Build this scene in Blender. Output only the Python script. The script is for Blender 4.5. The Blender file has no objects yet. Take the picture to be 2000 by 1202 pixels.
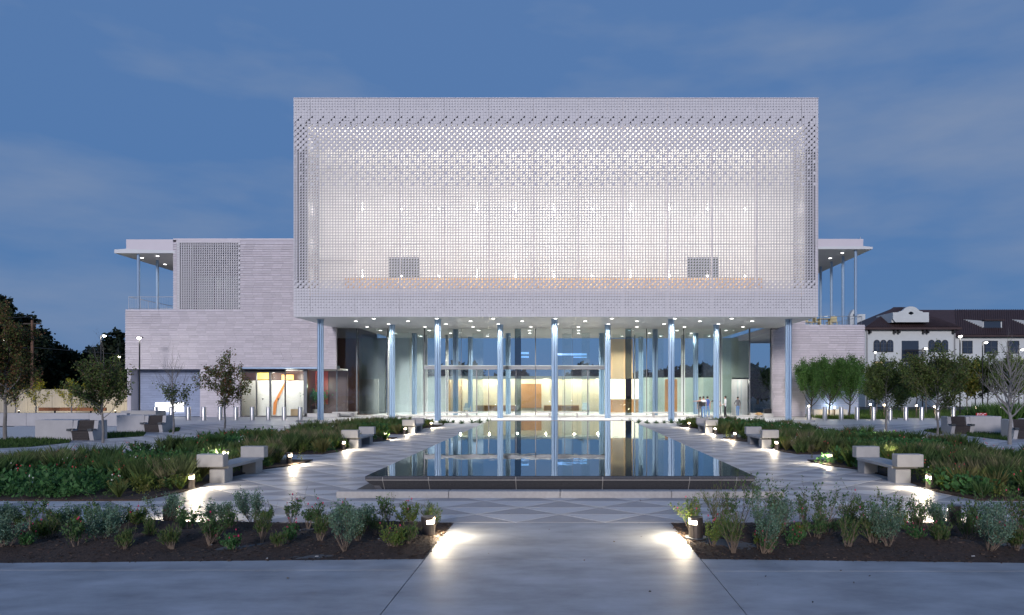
import bpy, math, random
import numpy as np
from mathutils import Vector, Matrix
R = random.Random(7)
rad = math.radians
sc = bpy.context.scene

# ------------------------------------------------------------------ camera
F, H = 1380.0, 2.36
cam = bpy.data.cameras.new("camera"); co = bpy.data.objects.new("camera", cam)
sc.collection.objects.link(co); sc.camera = co
co.location = (0, 0, H); co.rotation_euler = (rad(90), 0, 0)
cam.sensor_width = 36; cam.lens = 36 * F / 2000
cam.shift_x = -0.047; cam.shift_y = 0.0795
cam.clip_start = 0.1; cam.clip_end = 3000

# ------------------------------------------------------------------ sky
W = bpy.data.worlds.new("World"); sc.world = W; W.use_nodes = True
nt = W.node_tree; N = nt.nodes; L = nt.links; N.clear()
wo = N.new("ShaderNodeOutputWorld"); bg = N.new("ShaderNodeBackground")
sky = N.new("ShaderNodeTexSky"); sky.sky_type = 'NISHITA'; sky.sun_disc = False
SUN_EL, SUN_AZ = 4.0, 180.0
sky.sun_elevation = rad(SUN_EL); sky.sun_rotation = rad(SUN_AZ)
sky.air_density = 1.0; sky.dust_density = 0.6; sky.ozone_density = 3.0
tc = N.new("ShaderNodeTexCoord")
tint = N.new("ShaderNodeMix"); tint.data_type = 'RGBA'; tint.blend_type = 'MIX'; tint.inputs[0].default_value = 0.88
# dusk air: deeper just above the horizon, zenith raised to light the ground
sep = N.new("ShaderNodeSeparateXYZ"); L.new(tc.outputs['Generated'], sep.inputs[0])
rmp = N.new("ShaderNodeValToRGB"); L.new(sep.outputs[2], rmp.inputs[0])
e = rmp.color_ramp.elements
e[0].position = 0.0; e[0].color = (0.98, 2.10, 4.45, 1)
e[1].position = 0.22; e[1].color = (0.90, 2.0, 4.4, 1)
x_ = rmp.color_ramp.elements.new(0.5); x_.color = (1.05, 2.1, 4.45, 1)
x_ = rmp.color_ramp.elements.new(1.0); x_.color = (1.2, 2.35, 4.9, 1)
L.new(sky.outputs[0], tint.inputs[6]); L.new(rmp.outputs[0], tint.inputs[7])
mp = N.new("ShaderNodeMapping"); mp.inputs['Scale'].default_value = (1.0, 1.0, 3.4)
L.new(tc.outputs['Generated'], mp.inputs[0])
nz = N.new("ShaderNodeTexNoise"); nz.inputs['Scale'].default_value = 3.0; nz.inputs['Detail'].default_value = 5; nz.inputs['Roughness'].default_value = 0.5
L.new(mp.outputs[0], nz.inputs[0])
cr = N.new("ShaderNodeValToRGB"); cr.color_ramp.elements[0].position = 0.44; cr.color_ramp.elements[1].position = 0.70
L.new(nz.outputs[0], cr.inputs[0])
cm = N.new("ShaderNodeMath"); cm.operation = 'MULTIPLY'; cm.inputs[1].default_value = 0.85
L.new(cr.outputs[0], cm.inputs[0])
cl = N.new("ShaderNodeMix"); cl.data_type = 'RGBA'; cl.inputs[7].default_value = (2.0, 2.75, 4.3, 1)
L.new(cm.outputs[0], cl.inputs[0]); L.new(tint.outputs[2], cl.inputs[6])
L.new(cl.outputs[2], bg.inputs[0]); bg.inputs[1].default_value = 0.1
L.new(bg.outputs[0], wo.inputs[0])

# afterglow of the set sun behind the camera: one very soft, low sun lamp
sl = bpy.data.lights.new("sun", 'SUN'); so = bpy.data.objects.new("sun", sl); sc.collection.objects.link(so)
sl.energy = 1.95; sl.angle = rad(10); sl.color = (1.0, 0.93, 0.97)
so.rotation_euler = (rad(90 - 13), 0, rad(-7))
so.location = (0, -50, 30)

sc.view_settings.view_transform = 'Standard'; sc.view_settings.look = 'None'
sc.view_settings.exposure = 0; sc.view_settings.gamma = 1; sc.view_settings.use_curve_mapping = False
sc.cycles.max_bounces = 7; sc.cycles.diffuse_bounces = 3; sc.cycles.glossy_bounces = 4
sc.cycles.transmission_bounces = 4; sc.cycles.transparent_max_bounces = 14
sc.cycles.sample_clamp_indirect = 4; sc.cycles.use_denoising = True
sc.cycles.caustics_reflective = False; sc.cycles.caustics_refractive = False

# ------------------------------------------------------------------ helpers
def GX(px, Y): return (px - 1094) * Y / F
def GZ(py, Y): return H + (760 - py) * Y / F
def GY(py): return F * H / (py - 760)

class B:
    def __init__(s): s.v = []; s.f = []; s.m = []; s.c = []
    def add(s, vs, fs, m=0, c=None):
        o = len(s.v); s.v += [tuple(p) for p in vs]
        s.f += [tuple(i + o for i in f) for f in fs]; s.m += [m] * len(fs)
        if c is not None: s.c += [c] * len(vs)
        elif s.c: s.c += [(1, 1, 1, 1)] * len(vs)
        return s
    def box(s, x0, x1, y0, y1, z0, z1, m=0, c=None):
        if x0 > x1: x0, x1 = x1, x0
        if y0 > y1: y0, y1 = y1, y0
        if z0 > z1: z0, z1 = z1, z0
        return s.add([(x0, y0, z0), (x1, y0, z0), (x1, y1, z0), (x0, y1, z0), (x0, y0, z1), (x1, y0, z1), (x1, y1, z1), (x0, y1, z1)],
              [(0, 3, 2, 1), (4, 5, 6, 7), (0, 1, 5, 4), (1, 2, 6, 5), (2, 3, 7, 6), (3, 0, 4, 7)], m, c)
    def bbox(s, x0, x1, y0, y1, z0, z1, b=0.01, m=0, c=None):   # box with chamfered edges (octagonal plan, chamfered top and bottom)
        if x0 > x1: x0, x1 = x1, x0
        if y0 > y1: y0, y1 = y1, y0
        def ring(i, z): return [(x0 + b + i, y0 + i, z), (x1 - b - i, y0 + i, z), (x1 - i, y0 + b + i, z), (x1 - i, y1 - b - i, z), (x1 - b - i, y1 - i, z), (x0 + b + i, y1 - i, z), (x0 + i, y1 - b - i, z), (x0 + i, y0 + b + i, z)]
        rs = [ring(b * .7, z0), ring(0, z0 + b), ring(0, z1 - b), ring(b * .7, z1)]
        vs = sum(rs, []); fs = [tuple(reversed(range(8))), tuple(range(24, 32))]
        for k in range(3):
            for i in range(8):
                j = (i + 1) % 8; fs.append((k * 8 + i, k * 8 + j, k * 8 + 8 + j, k * 8 + 8 + i))
        return s.add(vs, fs, m, c)
    def prism(s, poly, z0, z1, m=0, c=None):
        n = len(poly)
        vs = [(x, y, z0) for x, y in poly] + [(x, y, z1) for x, y in poly]
        fs = [tuple(reversed(range(n))), tuple(range(n, 2 * n))] + [(i, (i + 1) % n, n + (i + 1) % n, n + i) for i in range(n)]
        return s.add(vs, fs, m, c)
    def extr(s, poly, x0, x1, m=0, axis='x'):     # profile (y,z) extruded along x, or (x,z) along y
        n = len(poly)
        if axis == 'x': vs = [(x0, a, b) for a, b in poly] + [(x1, a, b) for a, b in poly]
        else: vs = [(a, x0, b) for a, b in poly] + [(a, x1, b) for a, b in poly]
        fs = [tuple(range(n)), tuple(reversed(range(n, 2 * n)))] + [(i, n + i, n + (i + 1) % n, (i + 1) % n) for i in range(n)]
        return s.add(vs, fs, m)
    def tube(s, pts, rs, n=6, m=0, c=None, cap=True):
        pts = [Vector(p) for p in pts]
        if not hasattr(rs, '__len__'): rs = [rs] * len(pts)
        vs = []; fs = []
        for k, p in enumerate(pts):
            d = (pts[min(k + 1, len(pts) - 1)] - pts[max(k - 1, 0)])
            if d.length < 1e-9: d = Vector((0, 0, 1))
            d.normalize(); u = d.cross(Vector((0.31, 0.95, 0.05)))
            if u.length < .05: u = d.cross(Vector((1, 0, 0)))
            u.normalize(); w = d.cross(u)
            for i in range(n):
                a = 2 * math.pi * i / n; vs.append(p + (u * math.cos(a) + w * math.sin(a)) * rs[k])
        for k in range(len(pts) - 1):
            for i in range(n):
                j = (i + 1) % n; fs.append((k * n + i, k * n + j, (k + 1) * n + j, (k + 1) * n + i))
        if cap: fs += [tuple(reversed(range(n))), tuple(range(len(vs) - n, len(vs)))]
        return s.add(vs, fs, m, c)
    def cyl(s, x, y, z0, z1, r, n=16, m=0, r1=None):
        r1 = r if r1 is None else r1
        vs = [(x + r * math.cos(2 * math.pi * i / n), y + r * math.sin(2 * math.pi * i / n), z0) for i in range(n)] + \
             [(x + r1 * math.cos(2 * math.pi * i / n), y + r1 * math.sin(2 * math.pi * i / n), z1) for i in range(n)]
        return s.add(vs, [tuple(reversed(range(n))), tuple(range(n, 2 * n))] + [(i, (i + 1) % n, n + (i + 1) % n, n + i) for i in range(n)], m)
    def ball(s, c, r, n=10, k=6, m=0, sc_=(1, 1, 1), col=None):
        vs = [(c[0], c[1], c[2] - r * sc_[2])]; fs = []
        for j in range(1, k):
            t = math.pi * j / k
            for i in range(n):
                a = 2 * math.pi * i / n
                vs.append((c[0] + r * sc_[0] * math.sin(t) * math.cos(a), c[1] + r * sc_[1] * math.sin(t) * math.sin(a), c[2] - r * sc_[2] * math.cos(t)))
        vs.append((c[0], c[1], c[2] + r * sc_[2])); last = len(vs) - 1
        for i in range(n):
            fs.append((0, 1 + (i + 1) % n, 1 + i)); fs.append((last, last - n + i, last - n + (i + 1) % n))
        for j in range(k - 2):
            for i in range(n):
                a = 1 + j * n + i; b = 1 + j * n + (i + 1) % n; fs.append((a, b, b + n, a + n))
        return s.add(vs, fs, m, col)
    def obj(s, name, mats, parent=None, smooth=False, world=False):
        me = bpy.data.meshes.new(name); me.from_pydata(s.v, [], s.f)
        if not isinstance(mats, (list, tuple)): mats = [mats]
        for mt in mats: me.materials.append(mt)
        if len(mats) > 1: me.polygons.foreach_set('material_index', s.m)
        if s.c:
            ca = me.color_attributes.new('Col', 'FLOAT_COLOR', 'POINT')
            ca.data.foreach_set('color', np.array(s.c, dtype=np.float32).ravel())
        if smooth: me.polygons.foreach_set('use_smooth', [True] * len(me.polygons))
        me.update()
        return link(name, me, parent, world)

def link(name, me, parent=None, world=True):
    o = bpy.data.objects.new(name, me); sc.collection.objects.link(o)
    if parent is not None:
        o.parent = parent
        if parent.get('_root') and world: o.location = -Vector(parent.location)
    return o
def thing(name, base, label, cat, group=None, kind=None):
    o = bpy.data.objects.new(name, None); sc.collection.objects.link(o); o.location = base; o['_root'] = 1
    o.empty_display_size = .2
    return tag(o, label, cat, group, kind)
def tag(o, label=None, cat=None, group=None, kind=None):
    if label: o['label'] = label
    if cat: o['category'] = cat
    if group: o['group'] = group
    if kind: o['kind'] = kind
    return o
def kids(o): return [c for c in o.children]
def dup(o, loc=None, rz=None, label=None, group=None, parent=None, scale=None):
    c = o.copy(); sc.collection.objects.link(c)
    if parent is not None: c.parent = parent
    if loc is not None: c.location = loc
    if rz is not None: c.rotation_euler = (0, 0, rz)
    if scale is not None: c.scale = (scale,) * 3 if not hasattr(scale, '__len__') else scale
    if label: c['label'] = label
    if group: c['group'] = group
    for ch in kids(o): dup(ch, parent=c)
    return c
def np_mesh(name, V, Fq, mat, col=None, parent=None):
    """V (n,3) vertices, Fq (m,k) faces of k corners"""
    me = bpy.data.meshes.new(name); k = Fq.shape[1]
    me.vertices.add(len(V)); me.vertices.foreach_set('co', V.astype(np.float32).ravel())
    me.loops.add(Fq.size); me.loops.foreach_set('vertex_index', Fq.astype(np.int32).ravel())
    me.polygons.add(len(Fq)); me.polygons.foreach_set('loop_start', np.arange(0, Fq.size, k, dtype=np.int32))
    me.polygons.foreach_set('loop_total', np.full(len(Fq), k, dtype=np.int32))
    me.materials.append(mat); me.update(calc_edges=True)
    if col is not None:
        ca = me.color_attributes.new('Col', 'FLOAT_COLOR', 'POINT')
        ca.data.foreach_set('color', np.c_[col, np.ones(len(col))].astype(np.float32).ravel())
    me.validate()
    return link(name, me, parent)

# ------------------------------------------------------------------ materials
def mat(name, col, rough=0.6, metal=0.0, noise=0.0, nscale=3.0, bump=0.0, bscale=40.0, spec=0.5, attr=False, emit=None, estr=0.0, coat=0.0, stretch=None, trans=0.0):
    m = bpy.data.materials.new(name); m.use_nodes = True; t = m.node_tree; n = t.nodes; l = t.links
    p = n['Principled BSDF']; p.inputs['Roughness'].default_value = rough; p.inputs['Metallic'].default_value = metal
    p.inputs['Specular IOR Level'].default_value = spec; p.inputs['Base Color'].default_value = (*col, 1)
    p.inputs['Coat Weight'].default_value = coat
    tc = n.new('ShaderNodeTexCoord'); src = tc.outputs['Object']
    if stretch:
        mp = n.new('ShaderNodeMapping'); mp.inputs['Scale'].default_value = stretch; l.new(src, mp.inputs[0]); src = mp.outputs[0]
    out = None
    if attr:
        a = n.new('ShaderNodeAttribute'); a.attribute_name = 'Col'; out = a.outputs['Color']
    if noise > 0:
        tx = n.new('ShaderNodeTexNoise'); tx.inputs['Scale'].default_value = nscale; tx.inputs['Detail'].default_value = 8; tx.inputs['Roughness'].default_value = .62
        l.new(src, tx.inputs[0])
        mr = n.new('ShaderNodeMapRange'); mr.inputs[1].default_value = .25; mr.inputs[2].default_value = .75; mr.inputs[3].default_value = 1 - noise; mr.inputs[4].default_value = 1 + noise
        l.new(tx.outputs[0], mr.inputs[0])
        mx = n.new('ShaderNodeMix'); mx.data_type = 'RGBA'; mx.blend_type = 'MULTIPLY'; mx.inputs[0].default_value = 1
        if out: l.new(out, mx.inputs[6])
        else: mx.inputs[6].default_value = (*col, 1)
        l.new(mr.outputs[0], mx.inputs[7]); out = mx.outputs[2]
    if out: l.new(out, p.inputs['Base Color'])
    if bump > 0:
        tb = n.new('ShaderNodeTexNoise'); tb.inputs['Scale'].default_value = bscale; tb.inputs['Detail'].default_value = 4; l.new(src, tb.inputs[0])
        bp = n.new('ShaderNodeBump'); bp.inputs['Strength'].default_value = bump; bp.inputs['Distance'].default_value = .02; l.new(tb.outputs[0], bp.inputs['Height']); l.new(bp.outputs[0], p.inputs['Normal'])
    if emit:
        p.inputs['Emission Color'].default_value = (*emit, 1); p.inputs['Emission Strength'].default_value = estr
    if trans > 0:   # thin leaf: part of the light goes through
        tr = n.new('ShaderNodeBsdfTranslucent'); ms = n.new('ShaderNodeMixShader'); ms.inputs[0].default_value = trans
        if out: l.new(out, tr.inputs[0])
        else: tr.inputs[0].default_value = (*col, 1)
        l.new(p.outputs[0], ms.inputs[1]); l.new(tr.outputs[0], ms.inputs[2]); l.new(ms.outputs[0], n['Material Output'].inputs[0])
    return m
def glassmat(name, tint=(.86, .93, .92), gain=1.0, rough=0.0, dark=0.0):
    m = bpy.data.materials.new(name); m.use_nodes = True; t = m.node_tree; n = t.nodes; l = t.links
    n.remove(n['Principled BSDF'])
    tr = n.new('ShaderNodeBsdfTransparent'); tr.inputs[0].default_value = (*tint, 1)
    gl = n.new('ShaderNodeBsdfGlossy'); gl.inputs['Roughness'].default_value = rough; gl.inputs[0].default_value = (.9, .97, 1, 1)
    fr = n.new('ShaderNodeFresnel'); fr.inputs[0].default_value = 1.5
    mu = n.new('ShaderNodeMath'); mu.operation = 'MULTIPLY'; mu.inputs[1].default_value = gain; mu.use_clamp = True
    ms = n.new('ShaderNodeMixShader'); l.new(fr.outputs[0], mu.inputs[0]); l.new(mu.outputs[0], ms.inputs[0])
    tcx = n.new('ShaderNodeTexCoord'); nzx = n.new('ShaderNodeTexNoise'); nzx.inputs['Scale'].default_value = .6; l.new(tcx.outputs['Object'], nzx.inputs[0])
    bpx = n.new('ShaderNodeBump'); bpx.inputs['Strength'].default_value = .05; bpx.inputs['Distance'].default_value = .3; l.new(nzx.outputs[0], bpx.inputs['Height']); l.new(bpx.outputs[0], gl.inputs['Normal'])
    l.new(tr.outputs[0], ms.inputs[1]); l.new(gl.outputs[0], ms.inputs[2]); l.new(ms.outputs[0], n['Material Output'].inputs[0])
    return m

M = {}
M['conc'] = mat('concrete_paving', (.30, .315, .34), .55, noise=.38, nscale=1.2, bump=.15, bscale=45, stretch=(.8, 1.5, 1))
M['conc_l'] = mat('paver_light', (.49, .495, .51), .5, noise=.12, nscale=1.6, bump=.1, bscale=70)
M['conc_d'] = mat('paver_dark', (.27, .275, .30), .48, noise=.14, nscale=1.6, bump=.1, bscale=70)
M['conc_m'] = mat('paver_mid', (.30, .30, .32), .5, noise=.14, nscale=1.6, bump=.1, bscale=70)
M['joint'] = mat('joint_sand', (.10, .10, .10), .9)
M['kerb'] = mat('kerb_granite', (.34, .335, .335), .6, noise=.14, nscale=14, bump=.35, bscale=90)
M['bench'] = mat('bench_concrete', (.37, .36, .345), .6, noise=.1, nscale=5, bump=.12, bscale=90)
M['block'] = mat('cast_concrete', (.42, .415, .42), .65, noise=.1, nscale=2, bump=.12, bscale=50)
M['white'] = mat('white_plaster', (.55, .54, .52), .7, noise=.05, nscale=3)
M['roomwhite'] = mat('gallery_white', (.80, .79, .76), .8, noise=.04, nscale=1)
M['cream'] = mat('cream_panel', (.80, .74, .58), .6, noise=.05, nscale=2)
M['granite'] = mat('black_granite', (.075, .078, .09), .22, noise=.6, nscale=60, spec=.6)
M['granite_d'] = mat('trench_black', (.012, .012, .014), .6)
M['steel'] = mat('brushed_steel', (.58, .57, .56), .40, metal=1.0, noise=.08, nscale=30, stretch=(1, 1, .05))
M['bluesteel'] = mat('blue_painted_steel', (.29, .41, .56), .35, metal=.3, noise=.05, nscale=6)
M['black'] = mat('black_metal', (.02, .02, .022), .4, metal=.4)
M['grey_m'] = mat('grey_metal', (.11, .12, .13), .4, metal=.6)
M['bronze'] = mat('bronze_housing', (.12, .10, .085), .38, metal=.6, noise=.1, nscale=20)
M['mulch'] = mat('bark_mulch', (.045, .028, .02), .95, noise=.7, nscale=22, bump=1.0, bscale=45)
M['soil'] = mat('dry_soil', (.14, .09, .055), .95, noise=.5, nscale=20, bump=.8, bscale=60)
M['lawn'] = mat('lawn_soil', (.045, .075, .02), .95, noise=.5, nscale=4, bump=.6, bscale=60)
M['ground'] = mat('dark_ground', (.05, .05, .045), .95, noise=.4, nscale=.3)
M['leaf'] = mat('leaf', (.07, .12, .04), .6, attr=True, trans=.38, spec=.3)
M['petal'] = mat('petal', (.6, .03, .06), .6, attr=True)
M['bark'] = mat('bark', (.20, .185, .17), .85, noise=.35, nscale=14, bump=.4, bscale=50, stretch=(1, 1, .3))
M['bark_d'] = mat('dark_bark', (.06, .05, .04), .9, noise=.3, nscale=8)
M['bark_p'] = mat('pale_bark', (.23, .22, .21), .85, noise=.2, nscale=14)
M['wood'] = mat('warm_wood', (.42, .21, .07), .45, noise=.25, nscale=4, stretch=(8, 8, .6))
M['wood2'] = mat('pale_oak', (.62, .42, .22), .5, noise=.15, nscale=4, stretch=(6, 6, .5))
M['slat'] = mat('dark_hardwood', (.04, .033, .032), .55, noise=.35, nscale=6, stretch=(.6, 8, 8))
M['soffit'] = mat('soffit_panel', (.62, .64, .65), .5, noise=.05, nscale=.5)
M['brownwall'] = mat('dark_brown_panel', (.10, .05, .04), .35, noise=.3, nscale=1.2, stretch=(1, 1, .3))
M['greywall'] = mat('lobby_grey', (.44, .49, .49), .5, noise=.1, nscale=.7)
M['floor'] = mat('terrazzo', (.55, .54, .52), .25, noise=.06, nscale=8)
M['glass'] = glassmat('facade_glass', (.945, .975, .975), 1.15)
M['railglass'] = glassmat('rail_glass', (.93, .95, .96), 1.0)
M['darkglass'] = glassmat('tinted_glass', (.34, .42, .46), 2.0)
M['winglass'] = mat('window_glass', (.03, .04, .06), .06, spec=.9)
M['lamp'] = mat('lamp_lens', (1, 1, 1), .5, emit=(1, .95, .86), estr=14)
M['lampw'] = mat('warm_lamp_lens', (1, 1, 1), .5, emit=(1, .84, .60), estr=16)
M['down'] = mat('downlight_lens', (1, 1, 1), .5, emit=(1, .97, .92), estr=9)
M['lit'] = mat('lit_opening', (.9, .9, .9), .5, emit=(1, .98, .95), estr=1.9)
M['litwarm'] = mat('lit_wall_panel', (.9, .85, .7), .5, emit=(1, .88, .62), estr=1.5)
M['litblue'] = mat('reflection_glow', (.1, .1, .2), .5, emit=(.2, .5, 1), estr=1.2)
M['red'] = mat('red_sign', (.45, .02, .02), .5)
M['orange'] = mat('orange_paint', (.75, .25, .05), .5)
M['yellow'] = mat('yellow_lamp', (.9, .7, .1), .5, emit=(1, .75, .12), estr=.7)
M['apt'] = mat('stucco', (.56, .60, .60), .8, noise=.06, nscale=2, bump=.1)
M['aptroof'] = mat('roof_tile', (.055, .032, .032), .7, noise=.3, nscale=3)
M['pinkplaster'] = mat('canopy_fascia', (.62, .58, .62), .5, noise=.03, nscale=1)
M['corten'] = mat('weathered_steel', (.30, .12, .05), .8, noise=.3, nscale=5)
M['beige'] = mat('board_fence', (.42, .38, .30), .8, noise=.15, nscale=2, stretch=(3, 1, .3))
M['tan'] = mat('tan_dry', (.62, .42, .20), .9, attr=False, noise=.3, nscale=10)
M['gravel'] = mat('white_gravel', (.55, .54, .52), .9, noise=.35, nscale=40, bump=.8, bscale=60)
M['denim'] = mat('denim', (.12, .22, .40), .9)
M['cloth_b'] = mat('black_cloth', (.02, .018, .022), .9)
M['cloth_w'] = mat('white_cloth', (.70, .70, .72), .9)
M['cloth_blue'] = mat('blue_cloth', (.06, .10, .32), .9)
M['cloth_g'] = mat('grey_cloth', (.10, .10, .11), .9)
M['skin'] = mat('skin', (.46, .27, .19), .6)
M['hair'] = mat('hair', (.02, .014, .012), .7)

def stonemat(name, col, grid=0.0, noise=.06):
    m = mat(name, col, .6, noise=noise, nscale=5, attr=True, bump=.1, bscale=30)
    return m
M['tile'] = mat('screen_stone', (.61, .60, .615), .6, noise=.05, nscale=1.3)
t = M['tile'].node_tree; n = t.nodes; l = t.links     # fine mortar joints round every 20 cm tile
tcn = n.new('ShaderNodeTexCoord'); sp = n.new('ShaderNodeSeparateXYZ'); l.new(tcn.outputs['Object'], sp.inputs[0])
fac = []
for ax, off in ((0, 19.1), (2, -7.55)):
    a = n.new('ShaderNodeMath'); a.operation = 'ADD'; a.inputs[1].default_value = off; l.new(sp.outputs[ax], a.inputs[0])
    b = n.new('ShaderNodeMath'); b.operation = 'PINGPONG'; b.inputs[1].default_value = .1; l.new(a.outputs[0], b.inputs[0])
    c = n.new('ShaderNodeMath'); c.operation = 'LESS_THAN'; c.inputs[1].default_value = .006; l.new(b.outputs[0], c.inputs[0]); fac.append(c)
mx = n.new('ShaderNodeMath'); mx.operation = 'MAXIMUM'; l.new(fac[0].outputs[0], mx.inputs[0]); l.new(fac[1].outputs[0], mx.inputs[1])
mc = n.new('ShaderNodeMix'); mc.data_type = 'RGBA'; mc.inputs[7].default_value = (.18, .17, .20, 1); l.new(mx.outputs[0], mc.inputs[0])
pb = n['Principled BSDF']; srcc = pb.inputs['Base Color'].links[0].from_socket; l.new(srcc, mc.inputs[6]); l.new(mc.outputs[2], pb.inputs['Base Color'])
M['stone'] = stonemat('wing_stone', (.6, .57, .6))

def water_mat():
    m = bpy.data.materials.new('pool_water'); m.use_nodes = True; t = m.node_tree; n = t.nodes; l = t.links
    p = n['Principled BSDF']; p.inputs['Base Color'].default_value = (.010, .016, .022, 1); p.inputs['Roughness'].default_value = .015
    p.inputs['IOR'].default_value = 1.62
    gl = n.new('ShaderNodeBsdfGlossy'); gl.inputs['Roughness'].default_value = .012; mxs = n.new('ShaderNodeMixShader'); mxs.inputs[0].default_value = .45
    l.new(p.outputs[0], mxs.inputs[1]); l.new(gl.outputs[0], mxs.inputs[2]); l.new(mxs.outputs[0], n['Material Output'].inputs[0])
    tc = n.new('ShaderNodeTexCoord'); a = n.new('ShaderNodeTexNoise'); a.inputs['Scale'].default_value = 1.1; a.inputs['Detail'].default_value = 3
    mp = n.new('ShaderNodeMapping'); mp.inputs['Scale'].default_value = (1, .5, 1); l.new(tc.outputs['Object'], mp.inputs[0]); l.new(mp.outputs[0], a.inputs[0])
    bp = n.new('ShaderNodeBump'); bp.inputs['Strength'].default_value = .17; bp.inputs['Distance'].default_value = .02; l.new(a.outputs[0], bp.inputs['Height']); l.new(bp.outputs[0], p.inputs['Normal']); l.new(bp.outputs[0], gl.inputs['Normal'])
    return m
M['water'] = water_mat()

def light(name, typ, loc, energy, color=(1, 1, 1), parent=None, size=.1, rot=None, spot=None, blend=1.0):
    d = bpy.data.lights.new(name, typ); d.energy = energy; d.color = color
    if typ in ('POINT', 'SPOT'): d.shadow_soft_size = size
    if typ == 'AREA': d.size = size
    if spot: d.spot_size = rad(spot); d.spot_blend = blend
    o = bpy.data.objects.new(name, d); sc.collection.objects.link(o); o.location = loc
    if rot: o.rotation_euler = rot
    if parent is not None: o.parent = parent
    return o

# ================================================================== GROUND
g = B(); g.add([(-900, -60, -.05), (900, -60, -.05), (900, 1500, -.05), (-900, 1500, -.05)], [(0, 1, 2, 3)])
tag(g.obj('ground', M['ground']), kind='structure')
g = B(); g.add([(-46, -6, 0), (44, -6, 0), (44, 59.0, 0), (-46, 59.0, 0)], [(0, 1, 2, 3)])
plaza = tag(g.obj('plaza_paving', M['joint']), kind='structure')

# bed outlines (mirrored)
def edge(Y): return 8.62 - (Y - 16) * .028
def outer(Y): return 15.6 - max(0, Y - 31) * .26
MODS = [(14.8, 23.2), (25.3, 33.9), (36.4, 46.0)]
def bed_poly(k, s):
    y0, y1 = MODS[k]
    xo0 = 15.9 if k == 0 else outer(y0); xo1 = 15.6 if k == 0 else outer(y1)
    p = [(edge(y0) + .15, y0), (edge(y0 + 2.0) - .05, y0 + 1.2), (edge(y0 + 3) + .2, y0 + 3.0), (edge(y0 + 5) + .2, y0 + 5.5), (edge(y0 + 6.5) - .35, y0 + 6.9), (edge(y1) - .30, y1), (xo1, y1), (xo0, y0)]
    if k == 2: p[5] = (edge(y1) - .2, y1)
    return [(s * a, b) for a, b in (p if s > 0 else reversed(p))]
BEDS = [(bed_poly(k, s), k, s) for k in range(3) for s in (-1, 1)]
FRONT = {-1: [(-1.9, 9.75), (-1.9, 12.3), (-16, 12.3), (-16, 9.2)], 1: [(1.94, 9.75), (14, 9.15), (14, 12.3), (1.94, 12.3)]}
def inside(p, poly):
    x, y = p; r = False; n = len(poly)
    for i in range(n):
        x1, y1 = poly[i]; x2, y2 = poly[(i + 1) % n]
        if (y1 > y) != (y2 > y) and x < (x2 - x1) * (y - y1) / (y2 - y1) + x1: r = not r
    return r

# concrete slabs of the foreground (joints are real gaps)
def slab(x0, x1, y0, y1, m='conc'):
    b = B(); g_ = .006
    b.box(x0 + g_, x1 - g_, y0 + g_, y1 - g_, 0, .012)
    return b.obj('slab', M[m], plaza)
slab(-24, -1.87, -5, 9.15); slab(-1.87, 1.94, -5, 9.75); slab(1.94, 24, -5, 9.10)
b = B(); b.prism([(-24, 9.162), (-1.876, 9.162), (-1.876, 9.75), (-16, 9.2), (-24, 9.2)], 0, .012); b.obj('slab', M['conc'], plaza)
b = B(); b.prism([(1.946, 9.112), (24, 9.112), (24, 9.14), (14, 9.14), (1.946, 9.75)], 0, .012); b.obj('slab', M['conc'], plaza)
slab(-1.87, 1.94, 9.75, 12.42)
# far plaza slabs
for (x0, x1, y0, y1) in [(-46, -13, 46.6, 50.2), (-46, -19, 50.2, 59), (-19, -8.7, 46.6, 53.6), (8.3, 19, 46.6, 53.6), (13, 44, 46.6, 50.2), (19, 44, 50.2, 59)]:
    pass
for sx in (-1, 1):
    for i in range(7):
        for j in range(3):
            a0, a1 = (7.9 if sx > 0 else 7.9) + i * 5.0, 7.9 + (i + 1) * 5.0
            slab(min(sx * a0, sx * a1), max(sx * a0, sx * a1), 46.6 + j * 4.13, 46.6 + (j + 1) * 4.13, 'conc_l')
for i in range(4):
    slab(-7.9 + i * 3.95, -7.9 + (i + 1) * 3.95, 51.0, 59.0, 'conc_l')

# triangular pavers
hW, hH = .785, .785
def tri_mesh(up, m):
    b = B(); g_ = .012
    if up: poly = [(-hW + 2.2 * g_, g_), (hW - 2.2 * g_, g_), (0, hH - 1.4 * g_)]
    else: poly = [(-hW + 2.2 * g_, hH - g_), (0, 1.4 * g_), (hW - 2.2 * g_, hH - g_)]
    b.prism(poly, 0, .012)
    me = bpy.data.meshes.new('paver'); me.from_pydata(b.v, [], b.f); me.materials.append(M[m]); me.update(); return me
TM = {(u, m): tri_mesh(u, m) for u in (0, 1) for m in ('conc_l', 'conc_d', 'conc_m')}
cells = []
NR = 44
for r in range(NR):
    y = 12.43 + r * hH
    off = (r % 2) * hW
    xm = min(34, 3 + y * .82)
    for i in range(-46, 47):
        for up in (1, 0):
            x = i * 2 * hW + off + (0 if up else hW)
            if abs(x) > xm or y > 46.2: continue
            cy_ = y + (.26 if up else .52)
            pts = [(x, cy_), (x - .5, cy_), (x + .5, cy_), (x, cy_ + .25), (x, cy_ - .2)]
            if any(all(inside(p, bp) for p in pts) for bp, _, _ in BEDS): continue
            if abs(x) < 4.55 and y > 15.0: continue
            if abs(x) < 5.2 and 15.0 < y < 15.3 and False: continue
            mm = 'conc_d' if up else 'conc_l'
            if up and R.random() < .22: mm = 'conc_m'
            if not up and R.random() < .08: mm = 'conc_m'
            cells.append((x * x + y * y, x, y, up, mm))
cells.sort(key=lambda c: c[1] ** 2 * .25 + c[2] ** 2)
seen = [c for c in cells if abs(c[1] + 47/1380*c[2]) < .74 * c[2]]
near = set(id(c) for c in seen[:296])
rest = {'conc_l': B(), 'conc_d': B(), 'conc_m': B()}
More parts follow.
